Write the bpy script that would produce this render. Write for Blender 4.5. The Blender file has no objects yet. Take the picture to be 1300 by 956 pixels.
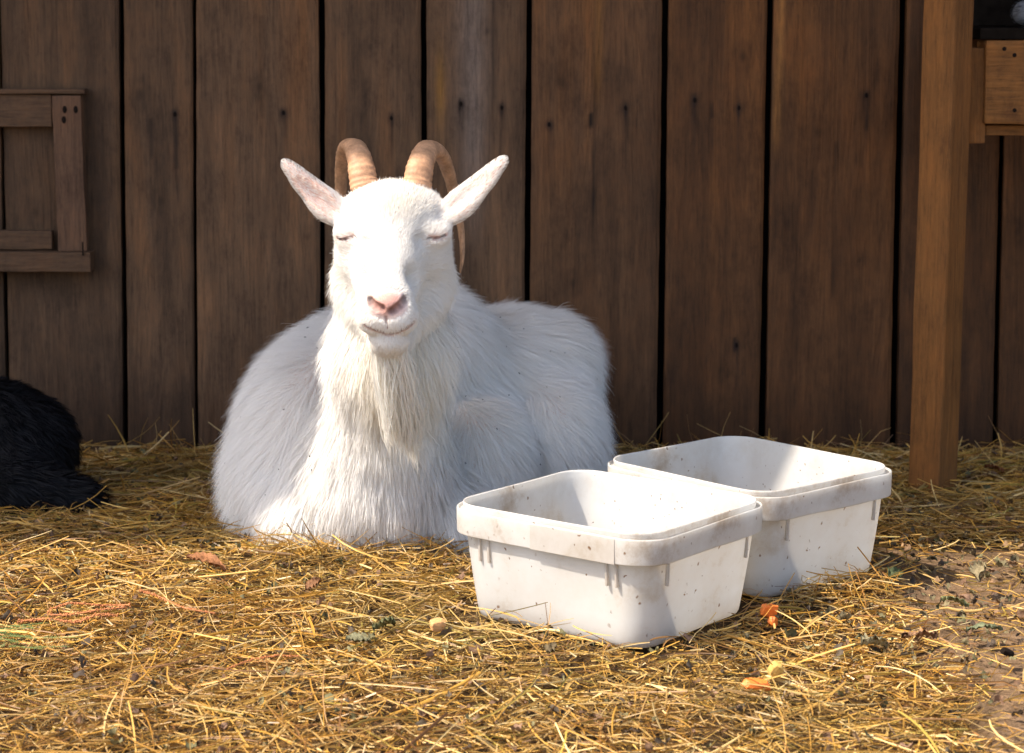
import bpy, math, random
import numpy as np
from mathutils import Vector, kdtree

# ------------------------------------------------------------------ camera, world, sun
random.seed(4)
RNG = np.random.default_rng(7)
SC = bpy.context.scene
COL = SC.collection
F_PX, TILT, CAM_H = 2800.0, 0.149, 0.751
CT, ST = math.cos(TILT), math.sin(TILT)

cam_d = bpy.data.cameras.new('camera')
cam = bpy.data.objects.new('camera', cam_d)
COL.objects.link(cam)
cam.location = (0, 0, CAM_H)
cam.rotation_euler = (math.pi / 2 - TILT, 0, 0)
cam_d.sensor_width = 36.0
cam_d.lens = 36.0 * F_PX / 1300
cam_d.shift_y = -45.0 / 1300
cam_d.clip_start = 0.05
cam_d.clip_end = 500
cam_d.dof.use_dof = True
cam_d.dof.focus_distance = 2.83
cam_d.dof.aperture_fstop = 9.5
SC.camera = cam
SC.render.resolution_x, SC.render.resolution_y = 1024, 753

SUN_EL, SUN_AZ = math.radians(54), math.radians(70)     # azimuth measured to the left of the camera's back
SV = Vector((-math.sin(SUN_AZ) * math.cos(SUN_EL), -math.cos(SUN_AZ) * math.cos(SUN_EL), math.sin(SUN_EL)))
W = bpy.data.worlds.new('World')
SC.world = W
W.use_nodes = True
wn = W.node_tree.nodes
wn.clear()
sky = wn.new('ShaderNodeTexSky')
sky.sky_type = 'NISHITA'
sky.sun_disc = False
sky.dust_density = 2.6
sky.ozone_density = 0.7
sky.sun_elevation = SUN_EL
sky.sun_rotation = math.atan2(SV.x, SV.y)
bg = wn.new('ShaderNodeBackground')
bg.inputs[1].default_value = 0.15
wo = wn.new('ShaderNodeOutputWorld')
W.node_tree.links.new(sky.outputs[0], bg.inputs[0])
W.node_tree.links.new(bg.outputs[0], wo.inputs[0])
sl = bpy.data.lights.new('sun', 'SUN')
sl.energy = 3.5
sl.angle = math.radians(0.5)
sl.color = (1.0, 0.90, 0.77)
sun = bpy.data.objects.new('sun', sl)
COL.objects.link(sun)
sun.rotation_euler = SV.to_track_quat('Z', 'Y').to_euler()
SC.view_settings.view_transform = 'Standard'
SC.view_settings.look = 'None'
SC.view_settings.exposure = 1.27
SC.view_settings.gamma = 1.0
SC.cycles.max_bounces = 10
SC.cycles.diffuse_bounces = 5
SC.cycles.transmission_bounces = 6


# ------------------------------------------------------------------ helpers
def P(u, v, y):
    """world point at depth y that the photograph shows at pixel (u, v)"""
    d = ((u - 650) / F_PX, CT + ST * (433 - v) / F_PX, -ST + CT * (433 - v) / F_PX)
    t = y / d[1]
    return np.array((d[0] * t, y, CAM_H + d[2] * t))


def G(u, v, z=0.0):
    """world point at height z"""
    d = ((u - 650) / F_PX, CT + ST * (433 - v) / F_PX, -ST + CT * (433 - v) / F_PX)
    t = (z - CAM_H) / d[2]
    return np.array((d[0] * t, d[1] * t, z))


def unit(v):
    v = np.asarray(v, float)
    return v / np.maximum(np.linalg.norm(v, axis=-1, keepdims=True), 1e-9)


def smooth01(x):
    x = np.clip(x, 0, 1)
    return x * x * (3 - 2 * x)


def tag(o, label=None, cat=None, group=None, kind=None):
    if label: o['label'] = label
    if cat: o['category'] = cat
    if group: o['group'] = group
    if kind: o['kind'] = kind
    return o


def empty(name, loc=(0, 0, 0), rz=0.0):
    o = bpy.data.objects.new(name, None)
    o.location = loc
    o.rotation_euler = (0, 0, rz)
    o.empty_display_size = 0.1
    COL.objects.link(o)
    return o


def quads(name, V, Q, mat, parent=None, col=None, smooth=True, loc=None):
    """one mesh object out of numpy arrays; Q is (n,4) or (n,3)"""
    me = bpy.data.meshes.new(name)
    V = np.ascontiguousarray(V, dtype=np.float32)
    Q = np.ascontiguousarray(Q, dtype=np.int32)
    n, k = Q.shape
    me.vertices.add(len(V))
    me.vertices.foreach_set('co', V.ravel())
    me.loops.add(n * k)
    me.loops.foreach_set('vertex_index', Q.ravel())
    me.polygons.add(n)
    me.polygons.foreach_set('loop_start', np.arange(0, n * k, k, dtype=np.int32))
    me.polygons.foreach_set('use_smooth', np.full(n, smooth, dtype=bool))
    me.update(calc_edges=True)
    me.validate(clean_customdata=False)
    if col is not None:
        a = me.attributes.new('tint', 'FLOAT_COLOR', 'POINT')
        c = np.ones((len(V), 4), np.float32)
        c[:, :3] = col
        a.data.foreach_set('color', c.ravel())
    me.materials.append(mat)
    o = bpy.data.objects.new(name, me)
    COL.objects.link(o)
    if parent is not None: o.parent = parent
    if loc is not None: o.location = loc
    return o


def poly(name, V, F, mat, parent=None, smooth=False, loc=None, rot=None):
    me = bpy.data.meshes.new(name)
    me.from_pydata([tuple(map(float, v)) for v in V], [], [tuple(map(int, f)) for f in F])
    if smooth: me.polygons.foreach_set('use_smooth', [True] * len(me.polygons))
    me.update()
    me.materials.append(mat)
    o = bpy.data.objects.new(name, me)
    COL.objects.link(o)
    if parent is not None: o.parent = parent
    if loc is not None: o.location = loc
    if rot is not None: o.rotation_euler = rot
    return o


def tube(path, radii, n=12, flat=1.0, side=None, ring=0.0, rings=0):
    """swept tube; returns V, Q (closed by collapsed end rings)"""
    path = np.asarray(path, float)
    # resample smoothly (Catmull-Rom)
    m = len(path)
    r = np.asarray(radii, float)
    T = np.linspace(0, m - 1, max(rings, m * 6))
    i = np.clip(T.astype(int), 0, m - 2)
    f = (T - i)[:, None]
    p0, p1, p2, p3 = path[np.clip(i - 1, 0, m - 1)], path[i], path[i + 1], path[np.clip(i + 2, 0, m - 1)]
    C = .5 * ((2 * p1) + (-p0 + p2) * f + (2 * p0 - 5 * p1 + 4 * p2 - p3) * f ** 2 + (-p0 + 3 * p1 - 3 * p2 + p3) * f ** 3)
    R = np.interp(T, np.arange(m), r)
    if ring: R = R * (1 + ring * (.5 * np.sin(T * 9.0) + .7 * np.sin(T * 25 + .6 * np.sin(T * 7))))
    tan = unit(np.gradient(C, axis=0))
    ref = np.array(side if side is not None else (1., 0, 0), float)
    V = []
    for k in range(len(C)):
        a = unit(ref - tan[k] * (ref @ tan[k]))
        b = np.cross(tan[k], a)
        ref = a
        ang = np.linspace(0, 2 * math.pi, n, endpoint=False)
        V.append(C[k] + R[k] * (np.cos(ang)[:, None] * a + flat * np.sin(ang)[:, None] * b))
    V = [np.repeat(C[:1], n, 0)] + V + [np.repeat(C[-1:], n, 0)]
    V = np.concatenate(V)
    K = len(V) // n
    idx = np.arange(K * n).reshape(K, n)
    Q = np.stack([idx[:-1], np.roll(idx[:-1], -1, 1), np.roll(idx[1:], -1, 1), idx[1:]], -1).reshape(-1, 4)
    return V, Q


def vnoise(p, seed=0, octaves=3):
    """cheap smooth pseudo noise, roughly -1..1, for arrays of points (n, d)"""
    r = np.random.default_rng(seed)
    out = 0
    amp = 1.0
    for o in range(octaves):
        for _ in range(3):
            k = r.normal(size=p.shape[-1]) * (1.7 ** o)
            out = out + amp * np.sin(p @ k + r.uniform(0, 6.28) + 1.3 * np.sin(p @ (r.normal(size=p.shape[-1]) * 1.7 ** o)))
        amp *= .6
    return out / (3 * 1.6)


# ------------------------------------------------------------------ materials
def new_mat(name):
    m = bpy.data.materials.new(name)
    m.use_nodes = True
    nt = m.node_tree
    nt.nodes.clear()
    return m, nt.nodes, nt.links


def nd(N, t, **kw):
    n = N.new(t)
    for k, v in kw.items():
        if k.startswith('i_'):
            n.inputs[k[2:].replace('_', ' ')].default_value = v
        elif k.startswith('n') and k[1:].isdigit():
            n.inputs[int(k[1:])].default_value = v
        else:
            setattr(n, k, v)
    return n


def ramp(N, L, src, stops):
    r = N.new('ShaderNodeValToRGB')
    while len(r.color_ramp.elements) < len(stops): r.color_ramp.elements.new(0.5)
    for e, (p, c) in zip(r.color_ramp.elements, stops):
        e.position = p
        e.color = (*c, 1) if len(c) == 3 else c
    L.new(src, r.inputs[0])
    return r


def mixc(N, L, fac, a, b, mode='MIX'):
    m = N.new('ShaderNodeMix')
    m.data_type = 'RGBA'
    m.blend_type = mode
    for s, v in ((0, fac), (6, a), (7, b)):
        if hasattr(v, 'links'): L.new(v, m.inputs[s])
        else: m.inputs[s].default_value = v if not isinstance(v, tuple) or len(v) == 4 else (*v, 1)
    return m.outputs[2]


def mapped(N, L, scale, rnd=True):
    tc = N.new('ShaderNodeTexCoord')
    mp = N.new('ShaderNodeMapping')
    mp.inputs['Scale'].default_value = scale
    L.new(tc.outputs['Object'], mp.inputs['Vector'])
    if rnd:
        oi = N.new('ShaderNodeObjectInfo')
        mu = N.new('ShaderNodeMath')
        mu.operation = 'MULTIPLY'
        mu.inputs[1].default_value = 37.0
        L.new(oi.outputs['Random'], mu.inputs[0])
        cb = N.new('ShaderNodeCombineXYZ')
        for k in range(3): L.new(mu.outputs[0], cb.inputs[k])
        L.new(cb.outputs[0], mp.inputs['Location'])
    return mp.outputs[0]


def wood_mat(name, tint=True, base=(.2, .13, .09), axis='z', rough=.75, contrast=1.0):
    m, N, L = new_mat(name)
    sc = {'z': (1, 1, .07), 'x': (.07, 1, 1), 'y': (1, .07, 1)}[axis]
    v = mapped(N, L, sc)
    big = nd(N, 'ShaderNodeTexNoise', i_Scale=16.0, i_Detail=5.0, i_Roughness=.6, i_Distortion=1.4)
    fine = nd(N, 'ShaderNodeTexNoise', i_Scale=230.0, i_Detail=7.0, i_Roughness=.8)
    L.new(v, big.inputs['Vector'])
    L.new(v, fine.inputs['Vector'])
    wv = nd(N, 'ShaderNodeMath', operation='MULTIPLY', n1=34.0)
    L.new(big.outputs['Fac'], wv.inputs[0])
    sn = nd(N, 'ShaderNodeMath', operation='SINE')
    L.new(wv.outputs[0], sn.inputs[0])
    gr = ramp(N, L, sn.outputs[0], [(0.0, (.72, .70, .68)), (.55, (1, 1, 1)), (1, (1.0, .97, .93))])
    fr = ramp(N, L, fine.outputs['Fac'], [(.32, (.44, .41, .40)), (.47, (.92, .92, .92)), (.70, (1.32, 1.30, 1.28))])
    v2 = mapped(N, L, (1, 1, .55))
    dirt = nd(N, 'ShaderNodeTexNoise', i_Scale=17.0, i_Detail=10.0, i_Roughness=.80)
    L.new(v2, dirt.inputs['Vector'])
    dr = ramp(N, L, dirt.outputs['Fac'], [(.30, (.50, .46, .45)), (.48, (1, 1, 1)), (.70, (1.40, 1.26, 1.12))])
    if tint:
        at = nd(N, 'ShaderNodeAttribute', attribute_name='tint')
        c = at.outputs['Color']
    else:
        c = tuple(base)
    c = mixc(N, L, .45 * contrast, c, gr.outputs[0], 'MULTIPLY')
    c = mixc(N, L, .85 * contrast, c, fr.outputs[0], 'MULTIPLY')
    c = mixc(N, L, .9 * contrast, c, dr.outputs[0], 'MULTIPLY')
    b = nd(N, 'ShaderNodeBsdfPrincipled', i_Roughness=rough)
    b.inputs['Specular IOR Level'].default_value = .25
    L.new(c, b.inputs['Base Color'])
    bp = nd(N, 'ShaderNodeBump', i_Strength=.5, i_Distance=.0025)
    ad = nd(N, 'ShaderNodeMath', operation='ADD')
    L.new(fine.outputs['Fac'], ad.inputs[0])
    ml = nd(N, 'ShaderNodeMath', operation='MULTIPLY', n1=.25)
    L.new(sn.outputs[0], ml.inputs[0])
    L.new(ml.outputs[0], ad.inputs[1])
    L.new(ad.outputs[0], bp.inputs['Height'])
    L.new(bp.outputs[0], b.inputs['Normal'])
    o = N.new('ShaderNodeOutputMaterial')
    L.new(b.outputs[0], o.inputs[0])
    return m


def attr_mat(name, rough=.6, transl=.0, spec=.3, bump=None, noise=None):
    m, N, L = new_mat(name)
    at = nd(N, 'ShaderNodeAttribute', attribute_name='tint')
    c = at.outputs['Color']
    if noise:
        v = mapped(N, L, (1, 1, 1), False)
        nz = nd(N, 'ShaderNodeTexNoise', i_Scale=noise[0], i_Detail=6.0, i_Roughness=.65)
        L.new(v, nz.inputs['Vector'])
        r = ramp(N, L, nz.outputs['Fac'], [(.3, (1 - noise[1],) * 3), (.7, (1 + noise[1],) * 3)])
        c = mixc(N, L, 1.0, c, r.outputs[0], 'MULTIPLY')
    b = nd(N, 'ShaderNodeBsdfPrincipled', i_Roughness=rough)
    b.inputs['Specular IOR Level'].default_value = spec
    L.new(c, b.inputs['Base Color'])
    if noise and bump:
        bp = nd(N, 'ShaderNodeBump', i_Strength=.8, i_Distance=bump)
        L.new(nz.outputs['Fac'], bp.inputs['Height'])
        L.new(bp.outputs[0], b.inputs['Normal'])
    out = b.outputs[0]
    if transl:
        t = N.new('ShaderNodeBsdfTranslucent')
        L.new(c, t.inputs[0])
        mx = nd(N, 'ShaderNodeMixShader', n0=transl)
        L.new(out, mx.inputs[1])
        L.new(t.outputs[0], mx.inputs[2])
        out = mx.outputs[0]
    o = N.new('ShaderNodeOutputMaterial')
    L.new(out, o.inputs[0])
    return m


def flat_mat(name, colr, rough=.6, metal=0.0, noise=None, transl=0.0, spec=.4, bump=.001):
    m, N, L = new_mat(name)
    b = nd(N, 'ShaderNodeBsdfPrincipled', i_Roughness=rough, i_Metallic=metal)
    b.inputs['Specular IOR Level'].default_value = spec
    b.inputs['Base Color'].default_value = (*colr, 1)
    if noise:
        v = mapped(N, L, (1, 1, 1))
        nz = nd(N, 'ShaderNodeTexNoise', i_Scale=noise[0], i_Detail=7.0, i_Roughness=.7)
        L.new(v, nz.inputs['Vector'])
        k = noise[1]
        r = ramp(N, L, nz.outputs['Fac'], [(.28, tuple(x * (1 - k) for x in colr)), (.5, colr), (.75, tuple(min(1, x * (1 + k)) for x in colr))])
        L.new(r.outputs[0], b.inputs['Base Color'])
        bp = nd(N, 'ShaderNodeBump', i_Strength=.7, i_Distance=bump)
        L.new(nz.outputs['Fac'], bp.inputs['Height'])
        L.new(bp.outputs[0], b.inputs['Normal'])
    out = b.outputs[0]
    if transl:
        t = N.new('ShaderNodeBsdfTranslucent')
        t.inputs[0].default_value = (*colr, 1)
        mx = nd(N, 'ShaderNodeMixShader', n0=transl)
        L.new(out, mx.inputs[1])
        L.new(t.outputs[0], mx.inputs[2])
        out = mx.outputs[0]
    o = N.new('ShaderNodeOutputMaterial')
    L.new(out, o.inputs[0])
    return m


def plastic_mat():
    m, N, L = new_mat('milky_plastic')
    tc = N.new('ShaderNodeTexCoord')
    oi = N.new('ShaderNodeObjectInfo')
    vo = nd(N, 'ShaderNodeTexVoronoi', i_Scale=50.0)
    vo.inputs['Randomness'].default_value = 1.0
    dst = nd(N, 'ShaderNodeTexNoise', i_Scale=60.0, i_Detail=3.0)
    L.new(tc.outputs['Object'], dst.inputs['Vector'])
    vm = nd(N, 'ShaderNodeVectorMath', operation='MULTIPLY_ADD')
    L.new(dst.outputs['Color'], vm.inputs[0])
    vm.inputs[1].default_value = (.012, .012, .02)
    L.new(tc.outputs['Object'], vm.inputs[2])
    L.new(vm.outputs[0], vo.inputs['Vector'])
    sp = ramp(N, L, vo.outputs['Distance'], [(.055, (1, 1, 1)), (.12, (0, 0, 0))])
    gate = nd(N, 'ShaderNodeTexNoise', i_Scale=17.0, i_Detail=2.0)
    L.new(tc.outputs['Object'], gate.inputs['Vector'])
    gr = ramp(N, L, gate.outputs['Fac'], [(.36, (0, 0, 0)), (.48, (1, 1, 1))])
    sm = nd(N, 'ShaderNodeMath', operation='MULTIPLY')
    L.new(sp.outputs[0], sm.inputs[0])
    L.new(gr.outputs[0], sm.inputs[1])
    smear = nd(N, 'ShaderNodeTexNoise', i_Scale=11.0, i_Detail=9.0, i_Roughness=.72)
    L.new(tc.outputs['Object'], smear.inputs['Vector'])
    sr = ramp(N, L, smear.outputs['Fac'], [(.40, (0, 0, 0)), (.55, (.14, .14, .14)), (.70, (.75, .75, .75))])
    # grime gathers low on the wall
    sx = N.new('ShaderNodeSeparateXYZ')
    L.new(tc.outputs['Object'], sx.inputs[0])
    low = nd(N, 'ShaderNodeMapRange', n1=.0, n2=.035, n3=.55, n4=.0)
    L.new(sx.outputs['Z'], low.inputs[0])
    lm = nd(N, 'ShaderNodeMath', operation='MULTIPLY')
    L.new(low.outputs[0], lm.inputs[0])
    L.new(smear.outputs['Fac'], lm.inputs[1])
    c = mixc(N, L, sr.outputs[0], (.80, .79, .765), (.60, .51, .39))
    c = mixc(N, L, lm.outputs[0], c, (.40, .30, .20))
    c = mixc(N, L, sm.outputs[0], c, (.26, .15, .08))
    vo2 = nd(N, 'ShaderNodeTexVoronoi', i_Scale=95.0)
    L.new(vm.outputs[0], vo2.inputs['Vector'])
    sp2 = ramp(N, L, vo2.outputs['Distance'], [(.05, (1, 1, 1)), (.13, (0, 0, 0))])
    gate2 = nd(N, 'ShaderNodeTexNoise', i_Scale=29.0, i_Detail=2.0)
    L.new(tc.outputs['Object'], gate2.inputs['Vector'])
    gr2 = ramp(N, L, gate2.outputs['Fac'], [(.53, (0, 0, 0)), (.62, (1, 1, 1))])
    sm2 = nd(N, 'ShaderNodeMath', operation='MULTIPLY')
    L.new(sp2.outputs[0], sm2.inputs[0])
    L.new(gr2.outputs[0], sm2.inputs[1])
    c = mixc(N, L, sm2.outputs[0], c, (.20, .12, .07))
    # brown film that has dried along the rim
    rimf = nd(N, 'ShaderNodeMapRange', n1=.100, n2=.118, n3=0.0, n4=.75)
    L.new(sx.outputs['Z'], rimf.inputs[0])
    rm2 = nd(N, 'ShaderNodeMath', operation='MULTIPLY')
    L.new(rimf.outputs[0], rm2.inputs[0])
    L.new(sr.outputs[0], rm2.inputs[1])
    c = mixc(N, L, rm2.outputs[0], c, (.42, .31, .21))
    b = nd(N, 'ShaderNodeBsdfPrincipled', i_Roughness=.38)
    b.inputs['Specular IOR Level'].default_value = .4
    L.new(c, b.inputs['Base Color'])
    bp = nd(N, 'ShaderNodeBump', i_Strength=.25, i_Distance=.001)
    L.new(smear.outputs['Fac'], bp.inputs['Height'])
    L.new(bp.outputs[0], b.inputs['Normal'])
    t = N.new('ShaderNodeBsdfTranslucent')
    L.new(c, t.inputs[0])
    mx = nd(N, 'ShaderNodeMixShader', n0=.52)
    L.new(b.outputs[0], mx.inputs[1])
    L.new(t.outputs[0], mx.inputs[2])
    o = N.new('ShaderNodeOutputMaterial')
    L.new(mx.outputs[0], o.inputs[0])
    return m


M = {}
M['plank'] = wood_mat('weathered_plank_wood')
M['frame_wood'] = wood_mat('frame_wood', tint=False, base=(.105, .056, .029), axis='x')
M['frame_wood_v'] = wood_mat('frame_wood_upright', tint=False, base=(.125, .064, .035), axis='z')
M['post'] = wood_mat('post_wood', tint=False, base=(.180, .073, .018), axis='z', contrast=.9)
M['beam'] = wood_mat('beam_wood', tint=False, base=(.195, .080, .019), axis='x')
M['shade_dark_wood'] = flat_mat('shade_dark_wood', (.011, .008, .006), .95, noise=(40, .5), spec=.02)  # dark timber whose near-black colour also carries the shade above the deck
M['gap_shade'] = flat_mat('gap_shade_black', (.006, .005, .005), .95, spec=.0)  # colour stands in for the unlit inside seen through the gaps
M['nail'] = flat_mat('rusty_nail', (.012, .008, .006), .9, noise=(400, .4), spec=.08)
M['soil'] = attr_mat('soil', rough=.95, spec=.1, noise=(55, .45), bump=.012)
M['straw'] = attr_mat('straw', rough=.42, transl=.22, spec=.45)
M['fur'] = attr_mat('white_fur', rough=.6, transl=.48, spec=.12)
M['dark_fur'] = attr_mat('black_fur', rough=.6, spec=.12)
M['skin'] = attr_mat('goat_skin', rough=.5, spec=.3, noise=(420, .16), bump=.0012)
M['horn'] = attr_mat('horn', rough=.55, spec=.3, noise=(260, .22), bump=.0006)
M['plastic'] = plastic_mat()
M['roof'] = flat_mat('roof_boards', (.16, .12, .09), .8, noise=(8, .4))

# ------------------------------------------------------------------ ground
X0, X1, Y0, Y1 = -2.6, 2.6, 1.2, 3.80
TUBS = [(.1222, 2.696, .905), (.3205, 2.929, .727)]
TW, TD, TR, TH, TA = .279, .313, .046, .146, .889


def ground_z(x, y):
    p = np.stack([x, y], -1)
    z = .006 * vnoise(p * 9, 1) + .004 * vnoise(p * 30, 2)
    # bare trodden clay on the right, a little higher with a soft broken edge
    e = (x - .49) + .018 * vnoise(p * 11, 5)
    z = z * (1 - .6 * smooth01((x - .5) / .2)) + .014 * smooth01(e / .018) * smooth01((2.70 - y) / .03)
    # flatten under the tubs
    for tx, ty, _ in TUBS:
        d = np.hypot(x - tx, y - ty)
        z = z * smooth01((d - .14) / .08) - .003 * (1 - smooth01((d - .14) / .08))
    # hay heaped towards the wall
    dt = np.minimum(np.hypot(x - TUBS[0][0], y - TUBS[0][1]), np.hypot(x - TUBS[1][0], y - TUBS[1][1]))
    z = z - .011 * smooth01((dt - .17) / .12)
    return z


def bare(x, y):
    """1 where the clay is bare of straw"""
    p = np.stack([x, y], -1)
    a = smooth01((x - .465 + .04 * vnoise(p * 12, 8)) / .06) * smooth01((3.16 - y) / .15)
    return a * (.84 + .16 * np.clip(vnoise(p * 7, 9) + .3, 0, 1))


nx, ny = 330, 190
gx, gy = np.meshgrid(np.linspace(X0, X1, nx), np.linspace(Y0, Y1 + .2, ny))
gz = ground_z(gx, gy) - .004
Vg = np.stack([gx, gy, gz], -1).reshape(-1, 3)
ix = np.arange(nx * ny).reshape(ny, nx)
Qg = np.stack([ix[:-1, :-1], ix[:-1, 1:], ix[1:, 1:], ix[1:, :-1]], -1).reshape(-1, 4)
bz = bare(Vg[:, 0], Vg[:, 1])[:, None]
nzs = vnoise(Vg[:, :2] * 25, 11)[:, None] * .5 + .5
cg = (1 - bz) * (np.array([.055, .033, .015]) * (.7 + .6 * nzs)) + bz * (np.array([.185, .118, .068]) * (.8 + .35 * nzs))
quads('ground_soil', Vg, Qg, M['soil'], col=cg).__setitem__('kind', 'structure')
# the yard goes on to the horizon
far = []
ff = []
for (a, b, c, d) in ((-80, -80, 80, Y0), (-80, Y0, X0, Y1 + .2), (X1, Y0, 80, Y1 + .2), (-80, Y1 + .2, 80, 80)):
    k = len(far)
    far += [(a, b, -.008), (c, b, -.008), (c, d, -.008), (a, d, -.008)]
    ff.append((k, k + 1, k + 2, k + 3))
fo = quads('ground', np.array(far), np.array(ff), M['soil'], col=np.tile([.22, .16, .10], (len(far), 1)), smooth=False)
tag(fo, kind='structure')

# ------------------------------------------------------------------ plank wall
WY = 3.78
Z_TOP = 2.3
wall = empty('plank_wall', (0, WY, 0))
tag(wall, 'weathered brown wall of upright planks behind the white goat', 'wall', kind='thing')


def gapx(ut, ub):
    """world x of a gap: pixel column at the top of the picture and at the wall's foot"""
    a, b = P(ut, 0, WY)[0], P(ub, 560, WY)[0]
    return a, b, P(ut, 0, WY)[2]


# (pixel left top, left bottom, right top, right bottom, colour, seed)
BR = np.array([.104, .044, .0155])
GY = np.array([.114, .061, .031])
planks = [
    (-420, -400, -262, -250, GY * .9, 21), (-258, -246, -152, -140, BR, 22), (-148, -135, -4, 8, GY * .8, 20),
    (0, 12, 150, 155, GY * .86, 0), (157, 162, 243, 247, GY * .95, 1), (248.5, 251, 404, 407, GY * 1.12, 2),
    (412, 413, 534, 537, GY * 1.0, 3), (541, 542, 668, 665, GY * 1.15, 4), (676, 671, 841, 834, BR * .55 + GY * .45, 5),
    (850, 842, 975, 963, BR * .95, 6), (983, 972, 1143, 1130, BR * 1.02, 7), (1152, 1139, 1273, 1261, BR * .72, 8),
    (1281, 1268, 1420, 1405, BR * .70, 9), (1427, 1412, 1560, 1545, GY * .8, 10), (1566, 1550, 1700, 1685, BR, 11)]
# nail heads: pixel u, v
nails = [(222, 145, 1), (360, 143, 2), (497, 150, 3), (585, 132, 4), (637, 137, 4), (697, 158, 5), (794, 137, 5), (882, 127, 6), (938, 137, 6), (1100, 121, 7), (935, 438, 6)]
zt_pic = P(0, 0, WY)[2]
for (a, b, c, d, colr, sd) in planks:
    xa0, xa1 = P(a, 0, WY)[0], P(b, 560, WY)[0]
    xb0, xb1 = P(c, 0, WY)[0], P(d, 560, WY)[0]
    zs = np.concatenate([np.linspace(-.02, .80, 190), np.linspace(.86, Z_TOP, 16)])
    s = np.linspace(0, 1, 34)
    tz = np.clip(zs / zt_pic, -.1, 1.3)
    L_ = xa1 + (xa0 - xa1) * tz + .0006 * np.sin(zs * 7 + sd) + .00025 * np.sin(zs * 51 + sd * 3)
    R_ = xb1 + (xb0 - xb1) * tz + .0006 * np.sin(zs * 8 + sd * 2) + .00025 * np.sin(zs * 63 + sd)
    rg = np.random.default_rng(sd)
    yoff = rg.uniform(-.004, .004)
    tilt = rg.uniform(-.004, .004)
    cup = .004
    Z, S = np.meshgrid(zs, s, indexing='ij')
    X = L_[:, None] * (1 - S) + R_[:, None] * S
    bev = .004 * (np.exp(-S / .02) + np.exp(-(1 - S) / .02))
    Yf = yoff + tilt * (S - .5) + cup * (S - .5) ** 2 + bev + .0006 * np.sin(Z * 40 + S * 9)
    cx = (xa1 + xb1) / 2
    Vp = np.stack([X - cx, Yf, Z], -1).reshape(-1, 3)
    nz_, ns_ = len(zs), len(s)
    idx = np.arange(nz_ * ns_).reshape(nz_, ns_)
    Qp = [np.stack([idx[:-1, :-1], idx[:-1, 1:], idx[1:, 1:], idx[1:, :-1]], -1).reshape(-1, 4)]
    # back and edges
    base = len(Vp)
    backV = []
    for k in range(nz_):
        backV += [(L_[k] - cx, .024, zs[k]), (R_[k] - cx, .024, zs[k])]
    Vp = np.concatenate([Vp, np.array(backV)])
    e = []
    for k in range(nz_ - 1):
        l0, l1, r0, r1 = base + 2 * k, base + 2 * k + 2, base + 2 * k + 1, base + 2 * k + 3
        e += [(l0, idx[k, 0], idx[k + 1, 0], l1), (idx[k, -1], r0, r1, idx[k + 1, -1]), (r0, l0, l1, r1)]
    Qp.append(np.array(e))
    Qp = np.concatenate(Qp)
    # colour of the board: broad drifts, streaks that follow the grain, knots, rust under nails
    wx, wz = Vp[:, 0] + cx, Vp[:, 2]
    q = np.stack([wx * 30 + sd * 7, wz * 3.2], -1)
    n1, n2 = vnoise(q, sd + 30), vnoise(np.stack([wx * 90, wz * 5 + sd], -1), sd + 60)
    n3 = vnoise(np.stack([wx * 22 + 5, wz * 14 + sd], -1), sd + 90)
    c_ = np.tile(colr, (len(Vp), 1)) * (1 + .30 * n1 + .22 * n2 + .20 * n3)[:, None]
    warm = np.clip(n1 * .8 + n2 * .5 - .08 + .30 * (sd in (6, 7, 8)), 0, 1)[:, None] * smooth01((wz - .12) / .5)[:, None]
    c_ = c_ * (1 - .7 * warm) + np.array([.165, .062, .015]) * .7 * warm
    c_ = c_ * (1 - .30 * smooth01((.16 - wz) / .16))[:, None]        # darker towards the foot of the boards
    if sd == 4:      # bleached grey tongue down the middle of this board, a dark arch beside it
        uu = (wx - P(600, 0, WY)[0])
        tongue = np.exp(-(uu / (.016 + .012 * smooth01((wz - .2) / .5))) ** 2) * smooth01((wz - .30) / .2)
        c_ = c_ * (1 - .6 * tongue[:, None]) + np.array([.20, .155, .130]) * .6 * tongue[:, None]
        arch = np.exp(-((wx - P(626, 0, WY)[0] + .05 * (wz - .75) ** 2) / .006) ** 2) * smooth01((wz - .4) / .2)
        c_ *= (1 - .5 * arch)[:, None]
        yel = np.exp(-((wx - P(558, 0, WY)[0]) / .008) ** 2) * np.exp(-((wz - .62) / .06) ** 2)
        c_ = c_ * (1 - .7 * yel[:, None]) + np.array([.26, .12, .02]) * .7 * yel[:, None]
    if sd == 7:
        uu = wx - P(992, 0, WY)[0] + .02 * (.75 - wz)
        yel = np.exp(-(uu / .006) ** 2) * smooth01((wz - .48) / .1)
        c_ = c_ * (1 - .8 * yel[:, None]) + np.array([.30, .13, .035]) * .8 * yel[:, None]
    if sd == 5:
        crack = np.exp(-((wx - P(757, 0, WY)[0] - .004 * np.sin(wz * 9)) / .0022) ** 2) * smooth01((.72 - wz) / .1) * smooth01((wz - .3) / .1)
        c_ *= (1 - .75 * crack)[:, None]
        yel = np.exp(-((wx - P(760, 0, WY)[0]) / .007) ** 2) * smooth01((wz - .55) / .1)
        c_ = c_ * (1 - .5 * yel[:, None]) + np.array([.24, .10, .02]) * .5 * yel[:, None]
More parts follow.
